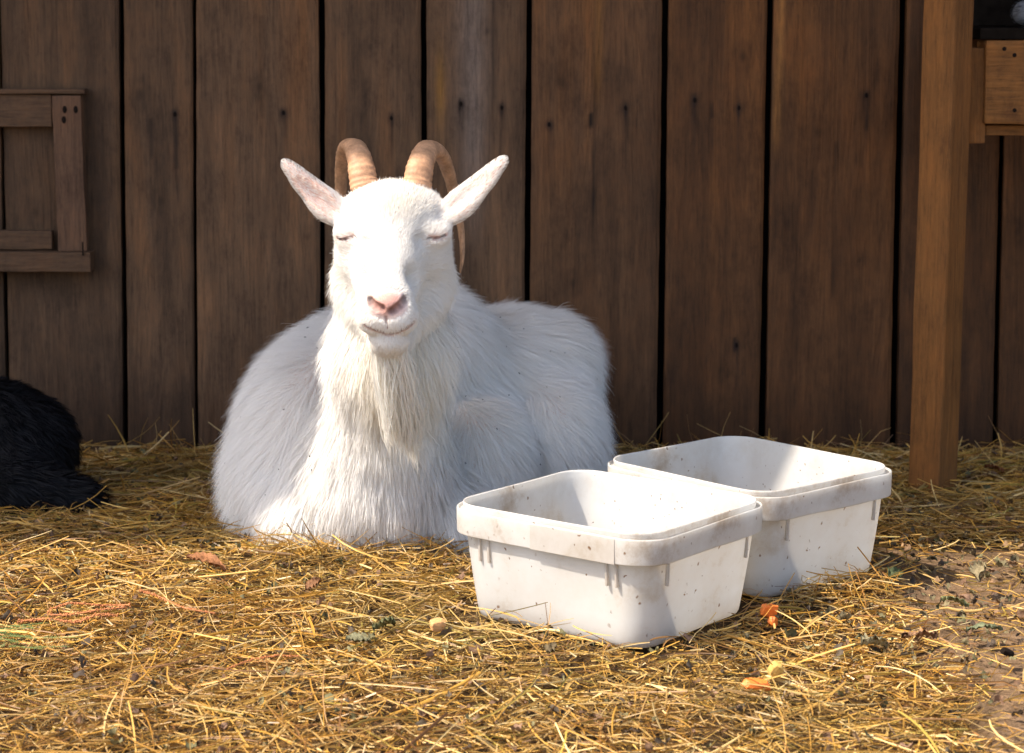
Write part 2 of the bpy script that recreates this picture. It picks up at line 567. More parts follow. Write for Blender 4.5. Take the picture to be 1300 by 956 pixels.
    # slots, splits and dark runs seen on single boards
    for (b_, u_, v0_, v1_, w_, k_) in ((5, 749, 143, 162, .0024, .95), (6, 881, 118, 136, .0022, .9), (6, 903, 130, 150, .0020, .9), (4, 585, 126, 142, .0022, .9),
                                       (1, 222, 150, 215, .0050, .55), (1, 190, 150, 200, .0035, .4), (2, 330, 20, 150, .0060, .35), (7, 1100, 128, 165, .0028, .7), (6, 935, 428, 446, .0024, .85), (2, 318, 330, 480, .0012, .6), (7, 1060, 180, 420, .0010, .45), (3, 505, 160, 330, .0010, .5)):
        if b_ != sd: continue
        p0, p1 = P(u_, v0_, WY), P(u_, v1_, WY)
        m_ = np.exp(-((wx - p0[0] - .002 * np.sin(wz * 27)) / w_) ** 2) * smooth01((p0[2] - wz) / .006 + .5) * smooth01((wz - p1[2]) / .006 + .5)
        c_ *= (1 - k_ * m_)[:, None]
    KN = {5: [(727, 360, .007), (712, 105, .010)], 6: [(943, 72, .007), (915, 470, .005)], 7: [(1039, 169, .008), (1000, 284, .009), (1092, 330, .004)],
          3: [(470, 60, .005)], 4: [(618, 40, .006), (560, 300, .005)], 2: [(330, 110, .006), (285, 320, .004), (390, 300, .005)], 1: [(205, 255, .006), (178, 120, .008)], 0: [(45, 270, .007), (120, 60, .005)]}
    kl = [(P(a_, b_, WY)[0], P(a_, b_, WY)[2], r__) for a_, b_, r__ in KN[sd]] if sd in KN else [(rg.uniform(L_[60] + .02, R_[60] - .02), rg.uniform(.08, .75), rg.uniform(.004, .008)) for _ in range(3)]
    for kx, kz, kr in kl:
        rr_ = np.hypot((wx - kx) / kr, (wz - kz) / (kr * 1.5))
        kn = np.exp(-rr_ ** 2)
        ringk = .35 * np.exp(-(rr_ - 2.1) ** 2 / .5)
        c_ *= (1 - .55 * kn - .5 * ringk)[:, None]
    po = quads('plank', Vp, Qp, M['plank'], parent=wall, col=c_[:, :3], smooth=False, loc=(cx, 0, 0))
    # rust runs
    at = po.data.attributes['tint']
    buf = np.empty(len(Vp) * 4, np.float32)
    at.data.foreach_get('color', buf)
    buf = buf.reshape(-1, 4)
    for (u, v, b_) in nails:
        if b_ != sd: continue
        pn = P(u, v, WY)
        run = np.exp(-((wx - pn[0] - .0015 * np.sin(wz * 60)) / .0034) ** 2) * smooth01((pn[2] - wz + .012) / .02) * np.exp(-np.clip(pn[2] - wz, 0, 9) / .07)
        halo = np.exp(-(np.hypot((wx - pn[0]) / .0055, (wz - pn[2]) / .0095)) ** 2)
        kk = np.clip(.85 * run + .9 * halo, 0, .95)[:, None]
        buf[:, :3] = buf[:, :3] * (1 - kk) + np.array([.018, .009, .006]) * kk
        V_, Q_ = tube([(0, .002, 0), (0, -.0012, 0), (0, -.002, 0)], [.0027, .0027, .0020], n=10, rings=5)
        V_[:, 2] *= 1.5
        no = quads('nail', V_, Q_, M['nail'], parent=po, smooth=False, loc=(pn[0] - cx, yoff, pn[2]))
    at.data.foreach_set('color', np.clip(buf, 0, 1).ravel())
xl, xr = -3.2, 3.2
poly('gap_shade_sheet', [(xl, .05, -.02), (xr, .05, -.02), (xr, .05, Z_TOP), (xl, .05, Z_TOP), (xl, .07, -.02), (xr, .07, -.02), (xr, .07, Z_TOP), (xl, .07, Z_TOP)],
     [(0, 1, 2, 3), (5, 4, 7, 6), (4, 0, 3, 7), (1, 5, 6, 2), (3, 2, 6, 7), (4, 5, 1, 0)], M['gap_shade'], parent=wall)  # added black sheet: paints the shaded interior behind the plank gaps


def box(name, c, s, mat, parent=None, rot=(0, 0, 0), bevel=.003, jitter=0.0, sub=(1, 1, 1)):
    """bevelled, slightly uneven timber; c is the centre in the parent's space"""
    import bmesh
    bm = bmesh.new()
    bmesh.ops.create_cube(bm, size=1.0)
    for v in bm.verts:
        v.co.x *= s[0]; v.co.y *= s[1]; v.co.z *= s[2]
    if jitter:
        long = max(range(3), key=lambda k: s[k])
        ed = [e for e in bm.edges if abs((e.verts[0].co - e.verts[1].co)[long]) > .5 * s[long]]
        bmesh.ops.subdivide_edges(bm, edges=ed, cuts=14)
        r = random.Random(sum(map(ord, name)) + int(c[0] * 1000))
        for v in bm.verts:
            v.co += Vector((r.uniform(-1, 1), r.uniform(-1, 1), r.uniform(-1, 1))) * jitter
    if bevel:
        bmesh.ops.bevel(bm, geom=[e for e in bm.edges if e.calc_face_angle(0) > .8], offset=bevel, segments=2, affect='EDGES', profile=.6)
    me = bpy.data.meshes.new(name)
    bm.to_mesh(me)
    bm.free()
    me.materials.append(mat)
    o = bpy.data.objects.new(name, me)
    o.location = c
    o.rotation_euler = rot
    COL.objects.link(o)
    if parent is not None: o.parent = parent
    return o


# lean-to roof above the wall (out of the picture; it keeps the wall and the hay behind the goat in shade)
SH_Y = 3.075
slope = SV.z / (-SV.y)
zr = 2.20
ye = SH_Y - zr / slope
roof = empty('lean_to_roof', (0, WY, 0))
tag(roof, 'board roof of the lean-to reaching out over the plank wall', 'roof', kind='structure')
for k in range(22):
    x_ = -5.6 + k * .46
    poly('roof_board', [(x_, ye - WY, zr), (x_ + .455, ye - WY, zr), (x_ + .455, .2, zr + .16), (x_, .2, zr + .16),
                        (x_, ye - WY, zr + .03), (x_ + .455, ye - WY, zr + .03), (x_ + .455, .2, zr + .19), (x_, .2, zr + .19)],
         [(0, 3, 2, 1), (4, 5, 6, 7), (0, 1, 5, 4), (1, 2, 6, 5), (2, 3, 7, 6), (3, 0, 4, 7)], M['roof'], parent=roof)
for x_ in (-5.5, 4.4):
    box('roof_post', (x_, ye - WY + .1, zr / 2), (.1, .1, zr), M['post'], parent=roof)

# ------------------------------------------------------------------ wooden frame on the wall, left
fr_y = WY - .022


def px_box(name, u0, v0, u1, v1, yfront, thick, mat, parent, org, rotz=0.0, rot_y=0.0, bevel=.002, jitter=.0006):
    a, b = P(u0, v0, yfront), P(u1, v1, yfront)
    c = np.array([(a[0] + b[0]) / 2, yfront + thick / 2, (a[2] + b[2]) / 2]) - org
    return box(name, tuple(c), (abs(b[0] - a[0]), thick, abs(a[2] - b[2])), mat, parent, rot=(0, rot_y, rotz), bevel=bevel, jitter=jitter)


org = P(20, 345, WY - .03)
org[1] = WY
fr = empty('wooden_hatch', tuple(org))
tag(fr, 'rough wooden hatch surround nailed to the plank wall at the left edge', 'hatch')
px_box('top_rail', -180, 120, 66, 161, WY - .026, .022, M['frame_wood'], fr, org)
px_box('ledge', -180, 113, 108, 119.5, WY - .034, .031, M['frame_wood'], fr, org)
st_ = px_box('stile', 66.5, 121, 109, 319, WY - .030, .026, M['frame_wood_v'], fr, org, rot_y=-.012)
px_box('bottom_rail', -180, 293, 66, 317, WY - .024, .020, M['frame_wood'], fr, org)
px_box('sill', -180, 320, 115, 345, WY - .046, .042, M['frame_wood'], fr, org, rot_y=.004)
px_box('stile', -180, 161.5, -150, 292, WY - .030, .026, M['frame_wood_v'], fr, org)
for (u, v) in ((82, 139), (96, 139), (81, 152)):
    pn = P(u, v, WY - .0305)
    V_, Q_ = tube([(0, .003, 0), (0, -.0012, 0), (0, -.0018, 0)], [.0035, .0035, .0022], n=9, rings=5)
    V_[:, 2] *= 1.8
    quads('nail', V_, Q_, M['nail'], parent=fr, smooth=False, loc=tuple(pn - org))
pn = P(105, 316, WY - .048)
V_, Q_ = tube([(0, 0, -.011), (.0005, -.001, 0), (0, 0, .012)], [.0015, .0014, .0014], n=7, rings=5)
quads('nail', V_, Q_, M['nail'], parent=fr, smooth=False, loc=tuple(pn - org))

# ------------------------------------------------------------------ post and raised platform, right
pb = G(1187, 618)
post = box('wooden_post', (pb[0], pb[1], .76), (.054, .058, 1.58), M['post'], None, rot=(0, .010, .80), bevel=.0045, jitter=.0007)
tag(post, 'square orange-brown wooden post standing in the straw right of the tubs', 'post')
pf_y = pb[1] + .01
plat = empty('raised_platform', tuple(P(1300, 160, pf_y)))
tag(plat, 'thick wooden platform behind the post at the top right corner', 'platform')
org = P(1300, 160, pf_y)
px_box('front_beam', 1252, 52, 1700, 158, pf_y, .075, M['beam'], plat, org, bevel=.005, jitter=.0012)
px_box('end_block', 1233, 61, 1250.5, 182, pf_y + .012, .06, M['post'], plat, org)
px_box('lower_rail', 1251, 159.5, 1700, 172, pf_y + .02, .05, M['beam'], plat, org)
a = P(1240, 51, pf_y + .02)
box('deck_board', (.35, .18, a[2] + .010 - org[2]), (.84, .33, .018), M['shade_dark_wood'], plat, bevel=.003)
box('back_board', (.40, WY - .030 - org[1], a[2] + .16 - org[2]), (.90, .016, .28), M['shade_dark_wood'], plat, bevel=.002)  # added board, coloured near-black to stand in for shade above the deck
box('leg', (.52, .04, (P(0, 160, pf_y)[2] / 2) - org[2]), (.06, .06, P(0, 160, pf_y)[2] - .01), M['post'], plat)
box('leg', (.52, .31, (P(0, 160, pf_y)[2] / 2) - org[2]), (.06, .06, P(0, 160, pf_y)[2] - .01), M['post'], plat)
for (u, v) in ((1288, 70), (1288, 140), (1275, 62)):
    pn = P(u, v, pf_y - .0005)
    V_, Q_ = tube([(0, .003, 0), (0, -.0006, 0), (0, -.0012, 0)], [.0034, .0034, .0022], n=9, rings=5)
    quads('nail', V_, Q_, M['nail'], parent=plat, smooth=False, loc=tuple(pn - org))


# ------------------------------------------------------------------ tubs
def rrect(w, d, r, n=9, m=9):
    pts = []
    cs = ((w / 2 - r, d / 2 - r, 0), (-w / 2 + r, d / 2 - r, 90), (-w / 2 + r, -d / 2 + r, 180), (w / 2 - r, -d / 2 + r, 270))
    for q, (cx, cy, a0) in enumerate(cs):
        arc = [(cx + r * math.cos(math.radians(a0 + 90 * k / n)), cy + r * math.sin(math.radians(a0 + 90 * k / n))) for k in range(n + 1)]
        pts += arc
        nxt = cs[(q + 1) % 4]
        a1 = math.radians(nxt[2])
        b = (nxt[0] + r * math.cos(a1), nxt[1] + r * math.sin(a1))
        for k in range(1, m):
            pts.append((arc[-1][0] + (b[0] - arc[-1][0]) * k / m, arc[-1][1] + (b[1] - arc[-1][1]) * k / m))
    return np.array(pts)


def loft(sections):
    V = np.concatenate([np.c_[s, np.full(len(s), z)] for s, z in sections])
    n = len(sections[0][0])
    K = len(sections)
    idx = np.arange(K * n).reshape(K, n)
    Q = np.stack([idx[:-1], np.roll(idx[:-1], -1, 1), np.roll(idx[1:], -1, 1), idx[1:]], -1).reshape(-1, 4)
    return V, Q


def tub(x, y, yaw, label, seed):
    root = empty('plastic_tub', (x, y, 0), yaw)
    tag(root, label, 'tub', 'white plastic feed tubs')

    def S(h, inset, bulge=0.0):
        t = TA + (1 - TA) * h / TH
        ww, dd, rr_ = TW - .012, TD - .012, TR - .004
        a = rrect(ww * t - 2 * inset, dd * t - 2 * inset, max(.012, rr_ * t - inset))
        return a * (1 + bulge * math.sin(math.pi * min(1, h / TH))) + .0010 * np.stack([np.sin(a[:, 1] * 21 + h * 30 + seed), np.sin(a[:, 0] * 23 + h * 20 + seed)], -1)
    th = .0024
    sec = [(S(0, .10), .0045), (S(0, .03), .002), (S(0, .012), .000), (S(0, .0045), .0006), (S(.001, .0014), .0026), (S(.004, .0002), .0055), (S(.008, 0), .009)]
    for k in range(1, 12): sec.append((S(.008 + (TH - .012) * k / 11, 0, .003), .009 + (TH - .012) * k / 11))
    sec.append((S(TH - .001, .0003, .0), TH - .001))
    sec.append((S(TH, .0012), TH))
    sec.append((S(TH - .001, th), TH - .001))
    for k in range(11, 0, -1): sec.append((S(.008 + (TH - .012) * k / 11, th, .003), .009 + (TH - .012) * k / 11))
    sec += [(S(.008, th + .001), .009), (S(.003, th + .009), .0048), (S(.003, .03), .0056), (S(.003, .10), .0075)]
    V, Q = loft(sec)
    n = len(sec[0][0])
    K = len(sec)
    # close the floor: both inner rings meet in a centre vertex
    V = np.concatenate([V, [[0, 0, .0045]], [[0, 0, .0075]]])
    c0, c1 = len(V) - 2, len(V) - 1
    Q2 = []
    for i in range(n):
        j = (i + 1) % n
        Q2.append((i, c0, c0, j)[:4])
    tri0 = [(c0, j, i) for i, j in ((i, (i + 1) % n) for i in range(n))]
    tri1 = [(c1, (K - 1) * n + i, (K - 1) * n + j) for i, j in ((i, (i + 1) % n) for i in range(n))]
    body = poly('tub_body', V, [tuple(q) for q in Q] + tri0 + tri1, M['plastic'], root, smooth=True)
    # rim band: hangs outside the wall, open below, with a raised outer lip and a groove
    zt = TH - .007

    def Rm(off, sag=0.0, k=0):
        a = rrect(TW + 2 * off, TD + 2 * off, TR + off)
        return a
    prof = [(-.0085, zt - .001), (-.0050, zt - .0035), (-.0022, zt - .0030), (-.0016, zt - .0004), (-.0008, zt + .0004), (.0002, zt + .0002), (.0006, zt - .0006),
            (.0007, zt - .0014), (.0007, zt - .010), (.0004, zt - .022), (.0001, zt - .0300), (.0000, zt - .0308), (-.0006, zt - .0314), (-.0016, zt - .0314), (-.0020, zt - .0308), (-.0018, zt - .020), (-.0016, zt - .008), (-.0050, zt - .0060), (-.0090, zt - .0045)]
    sec = []
    for off, z in prof:
        a = Rm(off)
        sec.append((a, z))
    V, Q = loft(sec)
    ang = np.arctan2(V[:, 1], V[:, 0])
    low = (V[:, 2] < zt - .008)
    V[:, 2] += np.where(low, .0005 * np.sin(ang * 3 + seed) + .0003 * np.sin(ang * 8 + seed * 2), .0005 * np.sin(ang * 4))
    poly('rim', V, [tuple(q[::-1]) for q in Q], M['plastic'], root, smooth=True)
    # a thicker clasp on the long side of the rim
    cl = rrect(TW + .0045, TD + .0045, TR + .002)
    si = -1
    # stiffening ribs below the rim, near the corners
    outer = S(TH - .034, 0)
    for (sx, sy) in ((1, 1), (1, -1), (-1, 1), (-1, -1)):
        for (dx, dy) in ((.030, 0), (0, .030), (0, .044)):
            wx_, wy_ = (TW - .012) / 2 * .965, (TD - .012) / 2 * .965
            if dy == 0:
                c = (sx * (wx_ - dx - .012), sy * wy_ + sy * .0015)
                s_ = (.0030, .0045, .038)
            else:
                c = (sx * wx_ + sx * .0015, sy * (wy_ - dy - .012))
                s_ = (.0045, .0030, .038)
            box('rib', (c[0], c[1], TH - .050), s_, M['plastic'], root, rot=(-sy * .055 if dy == 0 else 0, sx * .055 if dy != 0 else 0, 0), bevel=.0008)
    if seed == 1: box('clasp', (-(TW / 2 + .0008), -.045, zt - .016), (.0016, .125, .0315), M['plastic'], root, bevel=.0006)
    return root


tub(*TUBS[0], 'square white plastic tub nearest the camera, in front of the other tub', 1)
tub(*TUBS[1], 'square white plastic tub partly hidden behind the nearer tub', 2)


# ------------------------------------------------------------------ signed distance bodies
class Prim:
    def __init__(s, a, b=None, ra=.1, rb=None, scale=None, rot=None, k=.03, L=.03, lift=.35, flow=(0, 0, -1), grp='body', dens=1.0, wid=.0008, sub=False):
        s.a = np.asarray(a, np.float32)
        s.b = None if b is None else np.asarray(b, np.float32)
        s.ra, s.rb = ra, (ra if rb is None else rb)
        s.scale = None if scale is None else np.asarray(scale, np.float32)
        s.rot = None if rot is None else np.asarray(rot, np.float32)
        s.k, s.L, s.lift, s.flow, s.grp, s.dens, s.wid, s.sub = k, L, lift, flow, grp, dens, wid, sub

    def d(s, p):
        q = p - s.a
        if s.b is None:
            if s.rot is not None: q = q @ s.rot
            if s.scale is None: return np.sqrt((q * q).sum(-1)) - s.ra
            k0 = np.sqrt(((q / s.scale) ** 2).sum(-1))
            k1 = np.sqrt(((q / s.scale ** 2) ** 2).sum(-1)) + 1e-7
            return k0 * (k0 - 1) / k1
        ba = s.b - s.a
        h = np.clip((q @ ba) / (ba @ ba), 0, 1)
        w = q - h[:, None] * ba
        return np.sqrt((w * w).sum(-1)) - (s.ra + (s.rb - s.ra) * h)


def sdf(prims, p):
    p = p.astype(np.float32)
    out = None
    for pr in prims:
        d = pr.d(p)
        k = pr.k
        if out is None: out = d
        elif pr.sub:
            h = np.clip(.5 - .5 * (d + out) / k, 0, 1)
            out = out * (1 - h) - d * h + k * h * (1 - h)
        else:
            h = np.clip(.5 + .5 * (out - d) / k, 0, 1)
            out = d * h + out * (1 - h) - k * h * (1 - h)
    return out


def grad(prims, p, e=.0012):
    k = np.array([[1, -1, -1], [-1, -1, 1], [-1, 1, -1], [1, 1, 1]], np.float32)
    g = 0
    for v in k: g = g + v * sdf(prims, p + v * e)[:, None]
    return unit(g)


def polygonise(prims, lo, hi, h):
    lo, hi = np.asarray(lo, float), np.asarray(hi, float)
    r = 4
    nc = np.ceil((hi - lo) / (h * r)).astype(int)
    ax = [lo[i] + (np.arange(nc[i]) + .5) * h * r for i in range(3)]
    g = np.stack(np.meshgrid(*ax, indexing='ij'), -1).reshape(-1, 3)
    dc = sdf(prims, g).reshape(nc)
    act = np.abs(dc) < h * r * 1.8
    F = np.repeat(np.repeat(np.repeat(np.where(dc > 0, 1., -1.).astype(np.float32), r, 0), r, 1), r, 2)
    A = np.repeat(np.repeat(np.repeat(act, r, 0), r, 1), r, 2)
    I = np.argwhere(A)
    pts = lo + (I + .5) * h
    vals = np.concatenate([sdf(prims, pts[k:k + 400000]) for k in range(0, len(pts), 400000)])
    F[I[:, 0], I[:, 1], I[:, 2]] = vals
    # surface nets
    s = F < 0
    c8 = [s[i:s.shape[0] - 1 + i, j:s.shape[1] - 1 + j, k:s.shape[2] - 1 + k] for i in (0, 1) for j in (0, 1) for k in (0, 1)]
    tot = sum(c.astype(np.int8) for c in c8)
    cell = (tot > 0) & (tot < 8)
    C = np.argwhere(cell)
    vid = np.full(cell.shape, -1, np.int32)
    vid[C[:, 0], C[:, 1], C[:, 2]] = np.arange(len(C))
    acc = np.zeros((len(C), 3))
    cnt = np.zeros(len(C))
    corners = [(i, j, k) for i in (0, 1) for j in (0, 1) for k in (0, 1)]
    val = {c: F[C[:, 0] + c[0], C[:, 1] + c[1], C[:, 2] + c[2]] for c in corners}
    for a in corners:
        for ax_ in range(3):
            if a[ax_]: continue
            b = list(a)
            b[ax_] = 1
            va, vb = val[a], val[tuple(b)]
            m = (va < 0) != (vb < 0)
            t = np.where(m, va / np.where(m, va - vb, 1), 0)
            pt = np.tile(np.array(a, float), (len(C), 1))
            pt[:, ax_] = t
            acc[m] += pt[m]
            cnt[m] += 1
    V = lo + (C + .5 + acc / np.maximum(cnt, 1)[:, None]) * h
    Q = []
    for ax_ in range(3):
        u_, v_ = (ax_ + 1) % 3, (ax_ + 2) % 3
        sl0 = [slice(None)] * 3
        sl1 = [slice(None)] * 3
        sl0[ax_] = slice(0, -1)
        sl1[ax_] = slice(1, None)
        a, b = s[tuple(sl0)], s[tuple(sl1)]
        E_ = np.argwhere(a != b)
        E_ = E_[(E_[:, u_] > 0) & (E_[:, v_] > 0) & (E_[:, u_] < s.shape[u_] - 1) & (E_[:, v_] < s.shape[v_] - 1)]
        fl = a[E_[:, 0], E_[:, 1], E_[:, 2]]
        q = []
        for du, dv in ((0, 0), (1, 0), (1, 1), (0, 1)):
            e = E_.copy()
            e[:, u_] -= du
            e[:, v_] -= dv
            q.append(vid[e[:, 0], e[:, 1], e[:, 2]])
        q = np.stack(q, -1)
        q = np.where(fl[:, None], q[:, ::-1], q)
        Q.append(q)
    Q = np.concatenate(Q)[:, ::-1]
    for _ in range(3):
        d = sdf(prims, V)
        V = V - grad(prims, V) * np.clip(d, -h, h)[:, None]
    return V, Q


def hit(prims, u, v, y0=2.3):
    """first point of the body on the line of sight through a pixel"""
    a = P(u, v, y0)
    d = unit(P(u, v, y0 + 1) - a)
    t = 0.0
    for _ in range(120):
        s = float(sdf(prims, (a + d * t)[None])[0])
        t += s * .8
        if s < 3e-4: return a + d * t
        if t > 2: return None
    return None


def weights(prims, p, tau=.012):
    ps = [q for q in prims if not q.sub]
    D = np.stack([q.d(p.astype(np.float32)) for q in ps], -1)
    D = D - D.min(-1, keepdims=True)
    w = np.exp(-D / tau)
    return ps, w / w.sum(-1, keepdims=True)


def sample(V, Q, n, wt):
    """random points on a quad mesh, wt per face"""
    a, b, c, d = (V[Q[:, i]] for i in range(4))
    ar = .5 * np.linalg.norm(np.cross(c - a, d - b), axis=-1) * wt
    cs = np.cumsum(ar)
    k = np.searchsorted(cs, RNG.random(n) * cs[-1])
    s, t = RNG.random(n)[:, None], RNG.random(n)[:, None]
    return (a[k] * (1 - s) + b[k] * s) * (1 - t) + (d[k] * (1 - s) + c[k] * s) * t


def strands(root, nrm, dir0, L, wid, droop, segs=3, clump=None, cl_amt=.6, prims=None, curl=.0, tint=None, taper=.15):
    """hair as fine tapering ribbons; returns V, Q, colours"""
    n = len(root)
    s = np.linspace(0, 1, segs + 1)
    Pt = root[:, None, :] + L[:, None, None] * (dir0[:, None, :] * s[None, :, None] + np.array([0, 0, -1.0]) * (droop[:, None] * s[None, :] ** 2)[..., None])
    if curl:
        ph = RNG.random((n, 3)) * 6.28
        Pt += curl * L[:, None, None] * np.sin(s[None, :, None] * 4 + ph[:, None, :]) * s[None, :, None]
    if clump is not None:
        # pull the outer part of every strand towards the strand that leads its lock
        g = clump
        rel = Pt[g] + (root - root[g])[:, None, :] * .25
        w = (cl_amt[:, None] * s[None, :] ** 1.3)[..., None] if hasattr(cl_amt, '__len__') else cl_amt * (s ** 1.3)[None, :, None]
        Pt = Pt * (1 - w) + rel * w
    if prims is not None:
        q = Pt[:, 1:].reshape(-1, 3)
        d = sdf(prims, q)
        push = np.clip(.003 - d, 0, .03)
        nn = np.repeat(nrm, segs, 0)
        Pt[:, 1:] = (q + nn * push[:, None]).reshape(n, segs, 3)
    tan = unit(np.gradient(Pt, axis=1))
    side = unit(np.cross(tan, nrm[:, None, :]))
    tw = RNG.normal(0, .5, n)[:, None, None]
    side = unit(side + tw * np.cross(tan, side))
    wprof = np.concatenate([np.linspace(1, .75, segs), [taper]])
    off = side * (wid[:, None] * .5 * wprof)[..., None]
    V = np.stack([Pt - off, Pt + off], 2).reshape(-1, 3)
    b = (np.arange(n) * (segs + 1) * 2)[:, None]
    k = np.arange(segs)[None, :] * 2
    Q = np.stack([b + k, b + k + 1, b + k + 3, b + k + 2], -1).reshape(-1, 4)
    C = None
    if tint is not None: C = np.repeat(tint, (segs + 1) * 2, 0)
    return V, Q, C


def nearest_leader(root, frac, seed=0):
    r = np.random.default_rng(seed)
    m = max(4, int(len(root) * frac))
    pick = r.choice(len(root), m, replace=False)
    kd = kdtree.KDTree(m)
    for i, k in enumerate(pick): kd.insert(root[k], int(k))
    kd.balance()
    return np.array([kd.find(p)[1] for p in root])


# ------------------------------------------------------------------ the white goat
def goat_prims():
    B = []
    bl = dict(L=.052, lift=.42, grp='body', wid=.00062, dens=.85)

    def E_(u, v, y, r, **kw):
        B.append(Prim(P(u, v, y), scale=r, **kw))

    def Cp(a, b, ra, rb, **kw):
        B.append(Prim(P(*a), P(*b), ra=ra, rb=rb, **kw))
    # trunk: lies back and to the right, belly spread on the hay
    E_(505, 512, 3.42, (.215, .22, .150), k=.05, flow=(0, .15, -1), **bl)
    E_(395, 560, 3.26, (.100, .15, .128), k=.07, flow=(-.35, -.05, -1), **bl)
    E_(360, 610, 3.22, (.070, .11, .075), k=.05, flow=(-.35, -.05, -1), **bl)
    E_(655, 510, 3.50, (.120, .16, .145), k=.06, flow=(.45, .1, -1), **bl)
    E_(708, 452, 3.50, (.042, .08, .052), k=.035, flow=(.6, .1, -1), **bl)          # hip
    E_(690, 562, 3.37, (.082, .12, .105), k=.038, flow=(.35, 0, -1), **bl)          # thigh
    E_(606, 588, 3.225, (.070, .085, .095), k=.050, flow=(.25, -.1, -1), **bl)         # shoulder, right of picture
    E_(535, 430, 3.33, (.085, .13, .075), k=.06, flow=(.15, .2, -1), **bl)         # withers
    cl = dict(L=.062, lift=.30, grp='chest', wid=.00085, dens=1.15)
    E_(478, 605, 3.095, (.085, .075, .115), k=.05, flow=(0, -.05, -1), **cl)
    E_(392, 648, 3.135, (.055, .070, .055), k=.04, flow=(-.15, -.1, -1), **cl)       # folded knees
    E_(560, 648, 3.12, (.055, .070, .055), k=.04, flow=(.15, -.1, -1), **cl)
    # neck
    nk = dict(L=.048, lift=.32, grp='neck', wid=.0008, dens=1.3)
    Cp((500, 345, 2.985), (496, 440, 3.005), .061, .064, k=.03, flow=(0, .02, -1), **nk)
    Cp((496, 440, 3.005), (484, 580, 3.08), .065, .078, k=.04, flow=(0, -.02, -1), **nk)
    # head
    hd = dict(lift=.22, grp='head', wid=.00055, dens=3.0)
    E_(500, 292, 2.945, (.0590, .068, .053), k=.03, L=.013, flow='away', **hd)
    E_(500, 262, 2.930, (.058, .036, .022), k=.022, L=.018, flow='away', **hd)       # poll
    E_(500, 268, 2.912, (.052, .038, .026), k=.03, L=.024, flow='away', **hd)       # brow
    Cp((495, 300, 2.905), (490, 372, 2.812), .046, .030, k=.035, L=.008, flow='away', **hd)   # face ridge
    Cp((492, 318, 2.925), (491, 392, 2.835), .050, .030, k=.03, L=.010, flow='away', **hd)
    E_(455, 318, 2.935, (.022, .040, .034), k=.03, L=.014, flow='away', **hd)       # cheekbones
    E_(546, 318, 2.935, (.022, .040, .034), k=.03, L=.014, flow='away', **hd)
    Cp((460, 355, 2.965), (484, 410, 2.885), .031, .019, k=.03, L=.030, flow='jaw', **hd)
    Cp((540, 355, 2.965), (507, 410, 2.885), .031, .019, k=.03, L=.030, flow='jaw', **hd)
    E_(446, 296, 2.893, (.019, .017, .012), k=.020, L=.007, flow='away', **hd)      # closed eyes bulge
    E_(551, 296, 2.893, (.019, .017, .012), k=.020, L=.007, flow='away', **hd)
    # muzzle
    mz = dict(lift=.15, grp='muzzle', wid=.0005, dens=3.2)
    E_(491, 384, 2.792, (.030, .024, .022), k=.014, L=.004, flow='away', **mz)      # nose pad
    E_(475, 402, 2.800, (.0205, .022, .019), k=.014, L=.0024, flow='lip', **mz)       # upper lip, two halves
    E_(508, 402, 2.800, (.0205, .022, .019), k=.014, L=.0024, flow='lip', **mz)
    E_(493, 404, 2.805, (.031, .026, .018), k=.012, L=.0028, flow='lip', **mz)
    E_(494, 430, 2.812, (.023, .022, .0160), k=.010, L=.006, flow=(0, -.1, -1), **mz)   # lower lip and chin
    E_(495, 434, 2.845, (.024, .034, .018), k=.02, L=.016, flow=(0, .0, -1), **mz)
    # ears
    for s_, rt, tp, yy in ((-1, (434, 264), (363, 206), 2.915), (1, (566, 264), (639, 202), 2.912)):
        A, Bp = P(*rt, yy), P(*tp, yy + .004)
        ax_ = unit(Bp - A)
        nrm = unit(np.array([s_ * -.12, -1, .10]) - ax_ * (np.array([s_ * -.12, -1, .10]) @ ax_))
        if s_ > 0: nrm = unit(np.array([-.55, -1, .3]) - ax_ * (np.array([-.55, -1, .3]) @ ax_))
        sd = np.cross(nrm, ax_)
        Rm = np.stack([ax_, sd, nrm], -1)
        ln = np.linalg.norm(Bp - A)
        down = sd * (-1 if sd[2] > 0 else 1)
        lo_ = down
        lo_ = down
        ek = dict(rot=Rm, lift=.2, flow=tuple(ax_), wid=.0005, dens=2.4)
        B.append(Prim(A + ax_ * ln * .16 + lo_ * .010, scale=(ln * .30, .0178, .0105), k=.014, L=.009, grp='ear', **ek))
        B.append(Prim(A + ax_ * ln * .42 + lo_ * .0075, scale=(ln * .36, .0132, .0078), k=.012, L=.008, grp='ear', **ek))
        B.append(Prim(A + ax_ * ln * .68 + lo_ * .0040, scale=(ln * .30, .0086, .0058), k=.010, L=.006, grp='ear', **ek))
        B.append(Prim(A + ax_ * ln * .88 + lo_ * .0010, scale=(ln * .15, .0042, .0034), k=.008, L=.005, grp='ear', **ek))
        o_ = nrm * (.0085 if s_ < 0 else .0100)
        B.append(Prim(A + ax_ * ln * .34 + lo_ * .0095 + o_, scale=(ln * .40, .0105, .0075), rot=Rm, k=.006, sub=True))
    return B


GP = goat_prims()
CUTS = []
# hollows between the bridge of the nose and the cheeks, and at the inner corners of the eyes
hol = []
for u_, v_, r_, o_, k_ in ((459, 352, .016, .0105, .016), (527, 352, .016, .0105, .016), (463, 306, .009, .0055, .010), (533, 306, .009, .0055, .010)):
    h_ = hit(GP, u_, v_, 2.3)
    hol.append(Prim(h_ + np.array([0, -o_, 0]), ra=r_, k=k_, sub=True))
GP += hol


